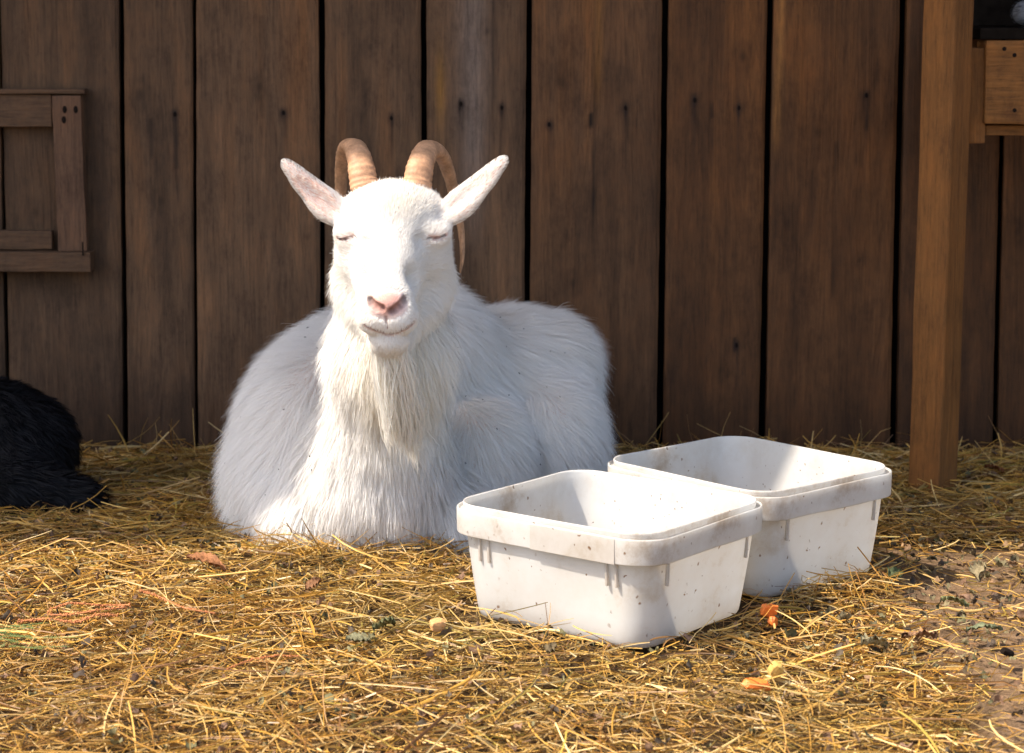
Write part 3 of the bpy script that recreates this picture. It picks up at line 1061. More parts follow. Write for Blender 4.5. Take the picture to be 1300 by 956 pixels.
def groove(pix, r, k=.003, y0=2.3, dig=.0):
    pts = [q for q in (hit(GP, u, v, y0) for u, v in pix) if q is not None and q[1] < 2.99]
    for a, b in zip(pts[:-1], pts[1:]):
        CUTS.append(Prim(a + np.array([0, dig, 0]), b + np.array([0, dig, 0]), ra=r, rb=r, k=k, sub=True))
    return pts


lip = groove([(464, 412.5), (472, 417), (482, 421), (492, 423.5), (502, 422.5), (512, 419), (520, 414), (525, 409)], .0024)
cleft = groove([(490, 403), (491, 409), (492, 416)], .0012, .002)
nos_l = groove([(469, 381), (472, 386), (478, 390), (484, 392)], .0046, .004)
nos_r = groove([(515, 379), (512, 385), (505, 391), (498, 395)], .0046, .004)
eye_l = groove([(428, 303), (433, 305), (440, 304.5), (447, 302), (452, 301)], .0016, .004)
eye_r = groove([(544, 303), (551, 304), (558, 302.5), (565, 299), (571, 298)], .0018, .004)
GP2 = GP + CUTS
VB, QB = polygonise(GP2, (-.52, 2.68, -.03), (.30, 3.74, .60), .003)
VB[:, 2] = np.maximum(VB[:, 2], -.012)


def near(p, pts, r):
    d = np.full(len(p), 9.0)
    for a, b in zip(pts[:-1], pts[1:]):
        ba = b - a
        h = np.clip(((p - a) @ ba) / (ba @ ba), 0, 1)
        d = np.minimum(d, np.linalg.norm(p - a - h[:, None] * ba, axis=-1))
    return np.exp(-(d / r) ** 2)


NOSE = P(491, 386, 2.785)
HEADC = P(500, 300, 2.93)


def nose_pad(p):
    q = (p - hit(GP, 491, 386)) / np.array([.0295, .022, .0185])
    return smooth01(1.6 - np.sqrt((q ** 2).sum(-1)) * 1.15)


def goat_tint(p):
    ps, w = weights(GP, p)
    g = {k: sum(w[:, i] for i, q in enumerate(ps) if q.grp == k) for k in ('head', 'muzzle', 'ear', 'neck', 'chest', 'body')}
    c = np.tile([.80, .62, .54], (len(p), 1))
    c = c + (np.array([.84, .78, .72]) - c) * np.clip(g['head'] + g['muzzle'], 0, 1)[:, None]
    def over(c, m, col): return c * (1 - m[:, None]) + np.array(col) * m[:, None]
    c = over(c, g['ear'] * .85, [.66, .40, .31])
    npd = nose_pad(p)
    c = over(c, npd * .95, [.66, .34, .27])
    c = over(c, np.clip(near(p, lip, .0060), 0, 1) * .75, [.60, .36, .29])
    c = over(c, np.clip(2.0 * near(p, lip, .0030) - .15, 0, 1), [.09, .035, .03])
    c = over(c, near(p, cleft, .0022), [.30, .15, .13])
    for e in (nos_l, nos_r): c = over(c, np.clip(1.9 * near(p, e, .0056) - .25, 0, 1), [.035, .009, .008])
    for e in (eye_l, eye_r):
        c = over(c, near(p, e, .0075) * .8, [.62, .33, .27])
        c = over(c, np.clip(2.0 * near(p, e, .0028) - .2, 0, 1), [.03, .015, .015])
    return c


goat = empty('goat', tuple(G(470, 640)))
tag(goat, 'white long-haired goat with curved horns lying with closed eyes', 'goat')
go = goat.location
gv = np.array(go)


def refine(prims, V, Q, sel, cuts):
    """finer faces where the skin shows: nose, lips, eyelids"""
    import bmesh
    bm = bmesh.new()
    vs = [bm.verts.new(tuple(v)) for v in V.tolist()]
    ql = Q.tolist()
    fs = []
    for q in ql: fs.append(bm.faces.new([vs[i] for i in q]))
    es = set()
    for i in np.nonzero(sel)[0]: es.update(fs[i].edges)
    bmesh.ops.subdivide_edges(bm, edges=list(es), cuts=cuts, use_grid_fill=True)
    bm.verts.ensure_lookup_table()
    P_ = np.array([v.co[:] for v in bm.verts])
    n0 = len(V)
    isn = np.zeros(len(P_), bool)
    isn[n0:] = True
    for _ in range(3):
        q = P_[isn]
        P_[isn] = q - grad(prims, q, .0004) * np.clip(sdf(prims, q), -.002, .002)[:, None]
    for v, p in zip(bm.verts, P_): v.co = p
    bmesh.ops.triangulate(bm, faces=[f for f in bm.faces if len(f.verts) > 4])
    bm.verts.index_update()
    F = [[v.index for v in f.verts] for f in bm.faces]
    bm.free()
    return P_, F


fcB = VB[QB].mean(1)
hot = np.zeros(len(fcB))
hb = np.nonzero((fcB[:, 2] > .33) & (fcB[:, 1] < 2.96))[0]
for e in (lip, cleft, nos_l, nos_r, eye_l, eye_r): hot[hb] = np.maximum(hot[hb], near(fcB[hb], e, .010))
hot[hb] = np.maximum(hot[hb], nose_pad(fcB[hb]) * .5)
VR, FR = refine(GP2, VB, QB, hot > .33, 3)
me = bpy.data.meshes.new('goat_body')
me.from_pydata((VR - gv).tolist(), [], FR)
me.polygons.foreach_set('use_smooth', [True] * len(me.polygons))
at = me.attributes.new('tint', 'FLOAT_COLOR', 'POINT')
cc = np.ones((len(VR), 4), np.float32)
cc[:, :3] = goat_tint(VR)
at.data.foreach_set('color', cc.ravel())
me.materials.append(M['skin'])
body = bpy.data.objects.new('goat_body', me)
COL.objects.link(body)
body.parent = goat


def grow(prims, V, Q, n, away, seed=1, lock=.016, visible_bias=True, extra_mask=None, Lmul=1.0, segs=3, cl=.62, clfrac=.035, want=None, mat='fur', tintf=None, widmul=1.0, curl=.035):
    fc = V[Q].mean(1)
    nr = unit(np.cross(V[Q[:, 2]] - V[Q[:, 0]], V[Q[:, 3]] - V[Q[:, 1]]))
    ps, w = weights(prims, fc)
    dens = w @ np.array([q.dens for q in ps])
    if want is not None: dens = dens * (w @ np.array([1. if q.grp in want else 0. for q in ps]))
    if visible_bias:
        view = unit(fc - np.array([0, 0, CAM_H]))
        f = -(nr * view).sum(-1)
        dens = dens * np.where(f > -.25, 1.0, .25) * np.where(fc[:, 2] < .005, .1, 1)
    if extra_mask is not None: dens = dens * (1 - extra_mask(fc))
    R = sample(V, Q, n, dens)
    N_ = grad(prims, R)
    ps, w = weights(prims, R)
    L = w @ np.array([q.L for q in ps])
    lift = w @ np.array([q.lift for q in ps])
    wid = w @ np.array([q.wid for q in ps])
    fl = np.zeros_like(R)
    aw = unit(R - away)
    for i, q in enumerate(ps):
        if isinstance(q.flow, str):
            if q.flow == 'away': f = aw + np.array([0, .1, .12])
            elif q.flow == 'jaw': f = aw * .7 + np.array([0, .1, -.9])
            elif q.flow == 'lip': f = aw * .6 + np.array([0, 0, -.7])
        else:
            f = np.tile(np.array(q.flow, float), (len(R), 1))
            if q.grp in ('body', 'chest', 'neck'):
                f = f + .35 * np.stack([vnoise(R * 18, 3), vnoise(R * 18, 4) * .5, 0 * R[:, 0]], -1)
                f[:, 0] += .45 * np.clip(N_[:, 0], -1, 1)
        fl += w[:, i:i + 1] * unit(f)
    hn = np.stack([vnoise(R * 45, 5), vnoise(R * 45, 6), vnoise(R * 45, 7)], -1) * .28
    fl = fl + hn
    t = unit(fl - N_ * (fl * N_).sum(-1, keepdims=True))
    jit = RNG.normal(0, .17, R.shape)
    lf = lift * (1 + .35 * vnoise(R * 60, 8)) + np.abs(RNG.normal(0, .10, len(R)))
    d0 = unit(t + N_ * lf[:, None] + jit)
    L = L * Lmul * RNG.uniform(.6, 1.15, len(R)) * (1 + .18 * vnoise(R * 40, 9))
    droop = np.clip(L / .06, 0, 1) * .30
    g = nearest_leader(R, clfrac, seed)
    ca = cl * np.clip(L / .02, .35, 1) * RNG.uniform(.6, 1.1, len(R))
    tint = tintf(R)
    return strands(R, N_, d0, L, wid * widmul * RNG.uniform(.7, 1.2, len(R)), droop, segs, g, np.clip(ca, 0, .9), prims, curl, tint)


def fur_tint(p):
    n = len(p)
    base = np.tile([.955, .935, .905], (n, 1)) * RNG.uniform(.93, 1.02, (n, 1))
    yel = np.clip(vnoise(p * 9, 20) * .5 + .1, 0, 1)[:, None] * .30
    base = base * (1 - yel) + np.array([.86, .80, .68]) * yel
    # cream throat and beard root, brownish grime near the ground
    th = np.exp(-(((p - P(505, 470, 2.95)) / np.array([.05, .08, .07])) ** 2).sum(-1))[:, None] * .38
    base = base * (1 - th) + np.array([.88, .78, .56]) * th
    fh = np.exp(-(((p - P(500, 255, 2.90)) / np.array([.035, .05, .022])) ** 2).sum(-1))[:, None] * .45
    base = base * (1 - fh) + np.array([.86, .78, .62]) * fh
    lo = smooth01((.05 - p[:, 2]) / .05)[:, None] * .4
    base = base * (1 - lo) + np.array([.72, .60, .46]) * lo
    # a few dark specks of dirt caught in the coat
    return np.clip(base, 0, .97)


def fur_mask(p):
    m = nose_pad(p) > .28
    m = m | (near(p, lip, .0048) > .45) | (near(p, cleft, .0022) > .4) | (near(p, nos_l, .004) > .4) | (near(p, nos_r, .004) > .4)
    m = m | (near(p, eye_l, .0044) > .42) | (near(p, eye_r, .0044) > .42)
    m = m.astype(float)
    for q in GP:
        if q.sub and q.rot is not None:
            m = np.maximum(m, .60 * (q.d(p) < .0030) * (1.0 if q.a[0] < HEADC[0] else .15))
    return m


Vf, Qf, Cf = [], [], []
off = 0
for n, want, segs, cf, cl in ((140000, ('body',), 3, .06, .30), (66000, ('chest', 'neck'), 4, .05, .38), (80000, ('head', 'ear'), 2, .06, .42), (16000, ('muzzle',), 2, .5, .0)):
    a, b, c = grow(GP2, VB, QB, n, NOSE, want=want, segs=segs, clfrac=cf, cl=cl, extra_mask=fur_mask, tintf=fur_tint)
    Vf.append(a); Qf.append(b + off); Cf.append(c)
    off += len(a)
coat = quads('coat', np.concatenate(Vf) - gv, np.concatenate(Qf), M['fur'], parent=goat, col=np.concatenate(Cf))

# beard
nb = 4200
ub, vb = RNG.uniform(470, 520, nb), RNG.uniform(438, 452, nb)
yb = RNG.uniform(2.815, 2.885, nb)
rb = np.stack([P(a, b, c) for a, b, c in zip(ub, vb, yb)])
dd = sdf(GP2, rb)
gg = grad(GP2, rb)
rb = rb - gg * dd[:, None]
lock_c = RNG.uniform(-1, 1, (44, 2))
tipx = np.array([P(516, 555, 2.90) for _ in range(nb)])
li = RNG.integers(0, 44, nb)
tgt = np.stack([P(514 + 22 * lock_c[i, 0] * (1.15 - .5 * abs(lock_c[i, 1])) + RNG.normal(0, 2.5), 534 + 46 * lock_c[i, 1] + RNG.normal(0, 11), 2.905 + .03 * lock_c[i, 0] * lock_c[i, 1]) for i in li])
segs = 7
s = np.linspace(0, 1, segs + 1)[None, :, None]
mid = rb * .45 + tgt * .55 + np.stack([.010 * np.sin(li * 2.1), -.022 - .010 * np.cos(li * 1.7), np.zeros(nb)], -1) + RNG.normal(0, .003, (nb, 3))
Pt = rb[:, None] * (1 - s) ** 2 + 2 * mid[:, None] * s * (1 - s) + tgt[:, None] * s ** 2
ph = li * 1.3
Pt[..., 0] += .0028 * np.sin(s[..., 0] * 11 + ph[:, None]) * s[..., 0]
tan = unit(np.gradient(Pt, axis=1))
side = unit(np.cross(tan, np.array([0, -1., .0]) + RNG.normal(0, .4, (nb, 1, 3))))
wp = np.concatenate([np.linspace(1, .8, segs), [.15]])[None, :, None] * .00045
Vb = np.stack([Pt - side * wp, Pt + side * wp], 2).reshape(-1, 3)
b_ = (np.arange(nb) * (segs + 1) * 2)[:, None]
k_ = np.arange(segs)[None] * 2
Qb = np.stack([b_ + k_, b_ + k_ + 1, b_ + k_ + 3, b_ + k_ + 2], -1).reshape(-1, 4)
cb = np.clip(np.array([.95, .91, .82]) * RNG.uniform(.88, 1.05, (nb, 1)) + np.array([0, .0, .03]), 0, .93)
quads('beard', Vb - gv, Qb, M['fur'], parent=goat, col=np.repeat(cb, (segs + 1) * 2, 0))

# specks of dirt caught in the coat
ns = 70
us, vs_ = RNG.uniform(285, 780, ns), RNG.uniform(410, 660, ns)
sv, sq = [], []
for a, b in zip(us, vs_):
    h_ = hit(GP, a, b)
    if h_ is None or (430 < a < 560): continue
    g_ = grad(GP, h_[None])[0]
    c0 = h_ + g_ * .020 + np.array([0, 0, -.004])
    t1 = unit(np.cross(g_, RNG.normal(size=3)))
    t2 = np.cross(g_, t1)
    r_ = RNG.uniform(.0008, .0022)
    i_ = len(sv)
    for k in range(6):
        sv.append(c0 + r_ * RNG.uniform(.5, 1.3) * (math.cos(k * 1.05) * t1 + .6 * math.sin(k * 1.05) * t2))
    sv.append(c0 + g_ * r_ * .7)
    sq += [(i_ + k, i_ + (k + 1) % 6, i_ + 6) for k in range(6)]
so = poly('dirt_specks', np.array(sv) - gv, sq, M['nail'], parent=goat)
so['kind'] = 'stuff'

# eyelashes
for e, sx in ((eye_l, -1), (eye_r, 1)):
    n = 22
    tt = RNG.random(n) * (len(e) - 1.001)
    i = tt.astype(int)
    f = (tt - i)[:, None]
    A = np.array(e)
    rt = A[i] * (1 - f) + A[i + 1] * f + np.array([0, -.001, .0])
    d0 = unit(np.stack([sx * RNG.uniform(.1, .9, n), -RNG.uniform(.6, 1, n), -RNG.uniform(.2, .9, n)], -1))
    v_, q_, c_ = strands(rt, np.tile([0., -1, 0], (n, 1)) + RNG.normal(0, .2, (n, 3)), d0, RNG.uniform(.005, .010, n), np.full(n, .00035), np.full(n, .3), 3, tint=np.tile([.82, .78, .72], (n, 1)))
    quads('eyelashes', v_ - gv, q_, M['fur'], parent=goat, col=c_)

# horns
for path, rad, sx in (
        ([(468, 252, 2.925), (462, 232, 2.93), (457, 205, 2.945), (450, 187, 2.975), (440, 188, 3.015), (434, 212, 3.05), (433, 245, 3.07), (438, 280, 3.075), (447, 305, 3.06)], [.0200, .0195, .0172, .0150, .0128, .0098, .0080, .0055, .002], -1),
        ([(527, 252, 2.925), (530, 232, 2.93), (535, 206, 2.945), (544, 190, 2.975), (558, 194, 3.01), (569, 218, 3.045), (577, 250, 3.065), (585, 290, 3.07), (587, 325, 3.06), (584, 347, 3.05)], [.0205, .0198, .0176, .0155, .0134, .0112, .0088, .0060, .0040, .0012], 1)):
    pts = [P(*q) for q in path]
    V_, Q_ = tube(pts, rad, n=20, flat=.72, side=(1, .25, 0), ring=.034, rings=260)
    K = len(V_) // 20
    tt = np.repeat(np.linspace(0, 1, K), 20)[:, None]
    ang = np.tile(np.arange(20), K)
    sh = .5 + .5 * np.sin(tt * 70 + np.sin(ang * 1.1)[:, None] * 1.2)
    c_ = np.array([.50, .275, .155]) * (1 - .5 * tt) + np.array([.30, .18, .09]) * .5 * tt
    c_ = c_ * (.80 + .26 * sh)
    quads('horn', V_ - gv, Q_, M['horn'], parent=goat, col=c_)

# ------------------------------------------------------------------ black animal at the left edge
def dark_prims():
    b = dict(L=.028, lift=.35, grp='body', wid=.0014, dens=1.0)
    B = []
    B.append(Prim(P(-110, 590, 3.42), scale=(.17, .12, .125), k=.05, flow=(.2, 0, -1), **b))
    B.append(Prim(P(10, 590, 3.40), scale=(.085, .10, .10), k=.05, flow=(.4, 0, -1), **b))
    B.append(Prim(P(-15, 530, 3.42), scale=(.085, .08, .055), k=.04, flow=(.6, 0, -1), **b))
    B.append(Prim(P(56, 560, 3.42), scale=(.045, .06, .05), k=.04, flow=(.5, 0, -1), **b))
    B.append(Prim(P(20, 622, 3.31), P(104, 634, 3.31), ra=.052, rb=.030, k=.03, flow=(1, 0, -.3), **b))
    B.append(Prim(P(-250, 580, 3.42), scale=(.12, .11, .12), k=.05, flow=(0, 0, -1), **b))
    B.append(Prim(P(-300, 540, 3.38), P(-380, 450, 3.30), ra=.06, rb=.045, k=.04, flow=(0, 0, -1), **b))
    B.append(Prim(P(-380, 440, 3.30), P(-440, 480, 3.20), ra=.05, rb=.028, k=.03, flow=(0, 0, -1), **b))
    B.append(Prim(P(-360, 425, 3.32), P(-310, 405, 3.32), ra=.015, rb=.006, k=.02, flow=(1, 0, 0), **b))
    return B


DP = dark_prims()
Vd, Qd = polygonise(DP, (-1.50, 3.05, -.03), (-.60, 3.66, .36), .006)
Vd[:, 2] = np.maximum(Vd[:, 2], -.01)
dk = empty('black_goat', tuple(G(-60, 640)))
tag(dk, 'black furry animal lying in the straw at the left edge, mostly out of view', 'goat')
dv = np.array(dk.location)
quads('goat_body', Vd - dv, Qd, M['dark_fur'], parent=dk, col=np.tile([.004, .004, .004], (len(Vd), 1)))
a, b, c = grow(DP, Vd, Qd, 26000, P(-440, 480, 3.2), tintf=lambda p: np.array([.0045, .0045, .006]) * RNG.uniform(.5, 1.6, (len(p), 1)), clfrac=.03, segs=3)
quads('coat', a - dv, b, M['dark_fur'], parent=dk, col=c)

# pale animal lying on the platform, only a paw in view
a_ = P(1292, 10, pf_y + .10)
zdk = P(1240, 51, pf_y + .02)[2] + .022
LP = [Prim((a_[0] + .012, pf_y + .10, zdk + .020), (a_[0] + .16, pf_y + .15, zdk + .035), ra=.020, rb=.034, k=.03, L=.008, lift=.3, flow=(-1, 0, -.2), wid=.0008),
      Prim((a_[0] + .30, pf_y + .17, zdk + .085), scale=(.17, .10, .085), k=.05, L=.03, lift=.3, flow=(.2, 0, -1), wid=.0010)]
Vl, Ql = polygonise(LP, (a_[0] - .06, pf_y - .02, zdk - .02), (a_[0] + .52, pf_y + .34, zdk + .22), .006)
Vl[:, 2] = np.maximum(Vl[:, 2], zdk - .001)
pa = empty('resting_goat', (a_[0] + .2, pf_y + .15, zdk))
tag(pa, 'pale leg of an animal, coloured dark as if shaded, resting on the platform at the top right corner', 'goat')
pv = np.array(pa.location)
quads('goat_body', Vl - pv, Ql, M['skin'], parent=pa, col=np.tile([.16, .16, .17], (len(Vl), 1)))
a, b, c = grow(LP, Vl, Ql, 9000, np.array([a_[0] - .1, pf_y + .1, zdk]), tintf=lambda p: np.array([.10, .10, .105]) * RNG.uniform(.8, 1.1, (len(p), 1)), segs=2)  # coat and skin coloured dark to paint shade onto a pale animal
quads('coat', a - pv, b, M['fur'], parent=pa, col=c)


# ------------------------------------------------------------------ straw
def in_tub(x, y, grow_=.0):
    m = np.zeros(len(x), bool)
    for tx, ty, yw in TUBS:
        c, s_ = math.cos(-yw), math.sin(-yw)
        lx, ly = (x - tx) * c - (y - ty) * s_, (x - tx) * s_ + (y - ty) * c
        m |= (np.abs(lx) < TW / 2 * TA + grow_) & (np.abs(ly) < TD / 2 * TA + grow_)
    return m


PAL = np.array([[.56, .33, .075], [.64, .42, .13], [.44, .24, .05], [.74, .58, .32], [.28, .145, .05], [.17, .082, .034], [.38, .30, .075], [.58, .40, .17]])


def straws(n, x, y, L, wid, zlo, zhi, pitch_sd, pal_w, bend=.18, segs=3, seed=0, vee=True, az=None, lim=True):
    r = np.random.default_rng(seed)
    az = r.uniform(0, 2 * math.pi, n) if az is None else az
    pt = r.normal(0, pitch_sd, n)
    d = np.stack([np.cos(az) * np.cos(pt), np.sin(az) * np.cos(pt), np.sin(pt)], -1)
    s = np.linspace(-.5, .5, segs + 1)
    z = ground_z(x, y) + r.uniform(zlo, zhi, n)
    c = np.stack([x, y, z], -1)
    perp = unit(np.cross(d, np.array([0, 0, 1.0])) + 1e-6)
    up = np.cross(perp, d)
    bh, bv = r.normal(0, bend, n), r.normal(0, bend * .55, n) - .03
    Pt = c[:, None] + L[:, None, None] * (d[:, None] * s[None, :, None] + (perp * bh[:, None])[:, None] * (s ** 2)[None, :, None] + (up * bv[:, None])[:, None] * (s ** 2)[None, :, None])
    # kinked stalks
    kk = (r.random(n) < .25)
    Pt[:, -1, 2] -= np.where(kk, L * .10, 0)
    gz_ = ground_z(Pt[..., 0], Pt[..., 1]) + .001
    Pt[..., 2] = np.maximum(Pt[..., 2], gz_ + .25 * (z[:, None] - gz_).clip(0, .01))
    rot = r.uniform(0, math.pi, n)[:, None]
    sd = perp * np.cos(rot) + up * np.sin(rot)
    nn = -perp * np.sin(rot) + up * np.cos(rot)
    wp = np.interp(np.linspace(0, 1, segs + 1), [0, .5, 1], [.8, 1, .55])
    w = wid[:, None, None] * wp[None, :, None] * .5
    colr = PAL[r.choice(len(PAL), n, p=np.array(pal_w) / sum(pal_w))] * r.uniform(.65, 1.2, (n, 1))
    pq = np.stack([x, y], -1)
    br = np.clip(vnoise(pq * 11, 70) * .9 + .15, 0, 1)[:, None] * .65
    colr = colr * (1 - br) + np.array([.17, .088, .034]) * r.uniform(.6, 1.6, (n, 1)) * br
    gr_ = np.clip(vnoise(pq * 6, 71) - .25, 0, 1)[:, None] * .5
    colr = colr * (1 - gr_) + np.array([.24, .24, .10]) * gr_
    if vee:
        rows = np.stack([Pt - sd[:, None] * w, Pt + nn[:, None] * w * .7, Pt + sd[:, None] * w], 2)
        V = rows.reshape(-1, 3)
        m = 3
    else:
        V = np.stack([Pt - sd[:, None] * w, Pt + sd[:, None] * w], 2).reshape(-1, 3)
        m = 2
    b = (np.arange(n) * (segs + 1) * m)[:, None, None]
    k = (np.arange(segs) * m)[None, :, None]
    j = np.arange(m - 1)[None, None, :]
    o = b + k + j
    Q = np.stack([o, o + 1, o + 1 + m, o + m], -1).reshape(-1, 4)
    ends = Pt[:, [0, -1, segs // 2]]
    colr = np.minimum(colr * np.array([1.02, .94, .74]), .9)
    ok = np.ones(n, bool)
    for e in range(3):
        q = ends[:, e]
        ok &= ~(in_tub(q[:, 0], q[:, 1], .004) & (q[:, 2] < .14))
        ok &= q[:, 1] < WY - .004
        nearg = (q[:, 0] > -.50) & (q[:, 0] < .30) & (q[:, 1] > 2.95)
        dg = np.full(n, 1.0)
        if nearg.any(): dg[nearg] = sdf(GP, np.c_[q[nearg, :2], np.maximum(q[nearg, 2], .02)])
        ok &= dg > -.012
    qok = np.repeat(ok, segs * (m - 1))
    return V, Q[qok], np.repeat(colr, (segs + 1) * m, 0)


def build_straw(name, parts):
    Vs, Qs, Cs = [], [], []
    o = 0
    for v, q, c in parts:
        Vs.append(v); Qs.append(q + o); Cs.append(c)
        o += len(v)
    V, Q, C = np.concatenate(Vs), np.concatenate(Qs), np.concatenate(Cs)
    used = np.zeros(len(V), bool)
    used[Q.ravel()] = True
    mp = np.cumsum(used) - 1
    return tag(quads(name, V[used], mp[Q], M['straw'], col=C[used]), kind='stuff')


def area(n, seed, x0=-1.25, x1=1.25, y0=1.95, y1=3.77, keep=None):
    r = np.random.default_rng(seed)
    x, y = r.uniform(x0, x1, n), r.uniform(y0, y1, n)
    k = r.random(n) > bare(x, y) * 1.02
    return x[k], y[k]


W_gold = [5, 4, 4, 2, 2.2, 1.5, 1, 3]
W_dry = [4, 4, 3, 2.5, 3, 2, 1, 3]
parts = []
x, y = area(33000, 1)
n = len(x)
parts.append(straws(n, x, y, RNG.uniform(.018, .070, n), RNG.uniform(.0009, .0023, n), .000, .014, .16, W_dry, seed=1, segs=2))
x, y = area(56000, 2)
n = len(x)
parts.append(straws(n, x, y, RNG.uniform(.006, .028, n), RNG.uniform(.0010, .0028, n), .000, .016, .35, W_dry, seed=2, segs=1, vee=False))
x, y = area(6000, 3)
n = len(x)
parts.append(straws(n, x, y, RNG.uniform(.04, .125, n), RNG.uniform(.0011, .0026, n), .005, .022, .15, W_gold, bend=.20, seed=3, segs=5))
x, y = area(1500, 4)
n = len(x)
parts.append(straws(n, x, y, RNG.uniform(.05, .13, n), RNG.uniform(.0012, .0026, n), .015, .035, .45, W_gold, bend=.35, seed=4, segs=5))
# deeper, longer hay along the wall and behind the goat
x, y = area(2600, 5, y0=3.1)
n = len(x)
parts.append(straws(n, x, y, RNG.uniform(.06, .17, n), RNG.uniform(.0016, .0034, n), .003, .018, .12, [4, 3, 3, 2, 3, 2, 3, 2], bend=.35, seed=5, segs=5))
# wisps round the goat's front and the tubs
for q, (u0, u1, v, sp, nn_) in enumerate(((330, 570, 694, .03, 420), (590, 800, 812, .02, 160), (800, 960, 815, .02, 130), (960, 1130, 752, .025, 170))):
    uu = RNG.uniform(u0, u1, nn_)
    vv = v + RNG.normal(0, 9, nn_) + (np.where(q == 1, (800 - uu) * -.13, 0) + np.where(q == 2, (uu - 800) * -.22, 0))
    pts = np.stack([G(a, b) for a, b in zip(uu, vv)])
    parts.append(straws(nn_, pts[:, 0], pts[:, 1], RNG.uniform(.03, .10, nn_), RNG.uniform(.0012, .0026, nn_), .008, .030, .40, W_gold, bend=.3, seed=20 + q, segs=5))
uu = RNG.uniform(-60, 1340, 150)
pts = np.stack([G(a, b) for a, b in zip(uu, RNG.uniform(572, 600, 150))])
parts.append(straws(150, pts[:, 0], pts[:, 1], RNG.uniform(.05, .13, 150), RNG.uniform(.0014, .0028, 150), .020, .040, .6, W_gold, bend=.35, seed=33, segs=5))
# sparse chaff on the clay
x, y = RNG.uniform(.40, 1.2, 1500), RNG.uniform(2.0, 3.2, 1500) 
parts.append(straws(1500, x, y, RNG.uniform(.006, .05, 1500), RNG.uniform(.0010, .0022, 1500), .001, .006, .12, W_dry, seed=9))
build_straw('straw', parts)
print('straw quads', sum(len(p[1]) for p in parts))
# broad flattened stalks lying on top
x, y = area(450, 14, y0=2.05)
n = len(x)
build_straw('broad_stalks', [straws(n, x, y, RNG.uniform(.04, .13, n), RNG.uniform(.0028, .0050, n), .010, .022, .14, [4, 4, 3, 4, 1, 1, 1, 3], bend=.25, seed=41, segs=5)])


# ------------------------------------------------------------------ litter of crumbled leaves and dirt
def flakes(n, seed, cols, smin, smax, pos=None):
    r = np.random.default_rng(seed)
    if pos is None: x, y = r.uniform(-1.2, 1.2, n), r.uniform(1.95, 3.74, n)
    else: x, y = pos
    z = ground_z(x, y) + r.uniform(.003, .020, n)
    S = r.uniform(smin, smax, n)
    m = 5
    a = unit(r.normal(size=(n, 3)) + np.array([0, 0, 0.]))
    nrm = unit(r.normal(size=(n, 3)) * .55 + np.array([0, 0, 1.]))
    a = unit(np.cross(nrm, a))
    b = np.cross(nrm, a)
    V, Q = [], []
    g = np.linspace(-1, 1, m)
    uu, vv = np.meshgrid(g, g)
    uu, vv = uu.ravel(), vv.ravel()
    rad = np.maximum(np.abs(uu), np.abs(vv))
    ang = np.arctan2(vv, uu)
    ex = r.uniform(.6, 1.15, (n, 6))
    ko = (ex[:, ((ang + math.pi) / (2 * math.pi) * 5.99).astype(int)])
    L_ = (uu * a[..., None].swapaxes(1, 2)[..., 0][..., None] if False else 0)
    px_ = (a[:, None] * (uu[None] * ko)[..., None] + b[:, None] * (vv[None] * ko * r.uniform(.35, .9, (n, 1)))[..., None]) * S[:, None, None]
    cr = r.normal(0, .22, (n, m * m)) + r.uniform(-.6, .9, (n, 1)) * (uu ** 2)[None] + .12 * np.sin(3 * vv)[None]
    V = np.stack([x, y, z], -1)[:, None] + px_ + nrm[:, None] * (cr * S[:, None])[..., None]
    i0 = np.arange(m * m).reshape(m, m)
    q = np.stack([i0[:-1, :-1], i0[:-1, 1:], i0[1:, 1:], i0[1:, :-1]], -1).reshape(-1, 4)
    Q = (np.arange(n)[:, None, None] * m * m + q[None]).reshape(-1, 4)
    c = np.array(cols)[r.integers(0, len(cols), n)] * r.uniform(.7, 1.2, (n, 1))
    ok = ~in_tub(x, y, .012)
    ok &= sdf(GP, np.stack([x, y, np.full(n, .03)], -1)) > .0
    return V.reshape(-1, 3), Q[np.repeat(ok, len(q))], np.repeat(c, m * m, 0)


M['leaf'] = attr_mat('dry_leaf', rough=.7, transl=.15, spec=.2, noise=(300, .3), bump=.0006)
LC = [[.16, .09, .05], [.22, .13, .08], [.10, .075, .05], [.19, .165, .08], [.14, .125, .06], [.26, .16, .08], [.07, .05, .035]]
v_, q_, c_ = flakes(4200, 5, LC, .0025, .0075)
tag(quads('leaf_litter', v_, q_, M['leaf'], col=c_), kind='stuff')
uu = RNG.uniform(930, 1290, 260)
vv = RNG.uniform(660, 870, 260)
gp_ = np.stack([G(a, b) for a, b in zip(uu, vv)])
v_, q_, c_ = flakes(260, 6, [[.14, .115, .06], [.19, .15, .08], [.10, .07, .04], [.25, .15, .08]], .002, .008, (gp_[:, 0], gp_[:, 1]))
tag(quads('leaf_crumbs', v_, q_, M['leaf'], col=c_), kind='stuff')


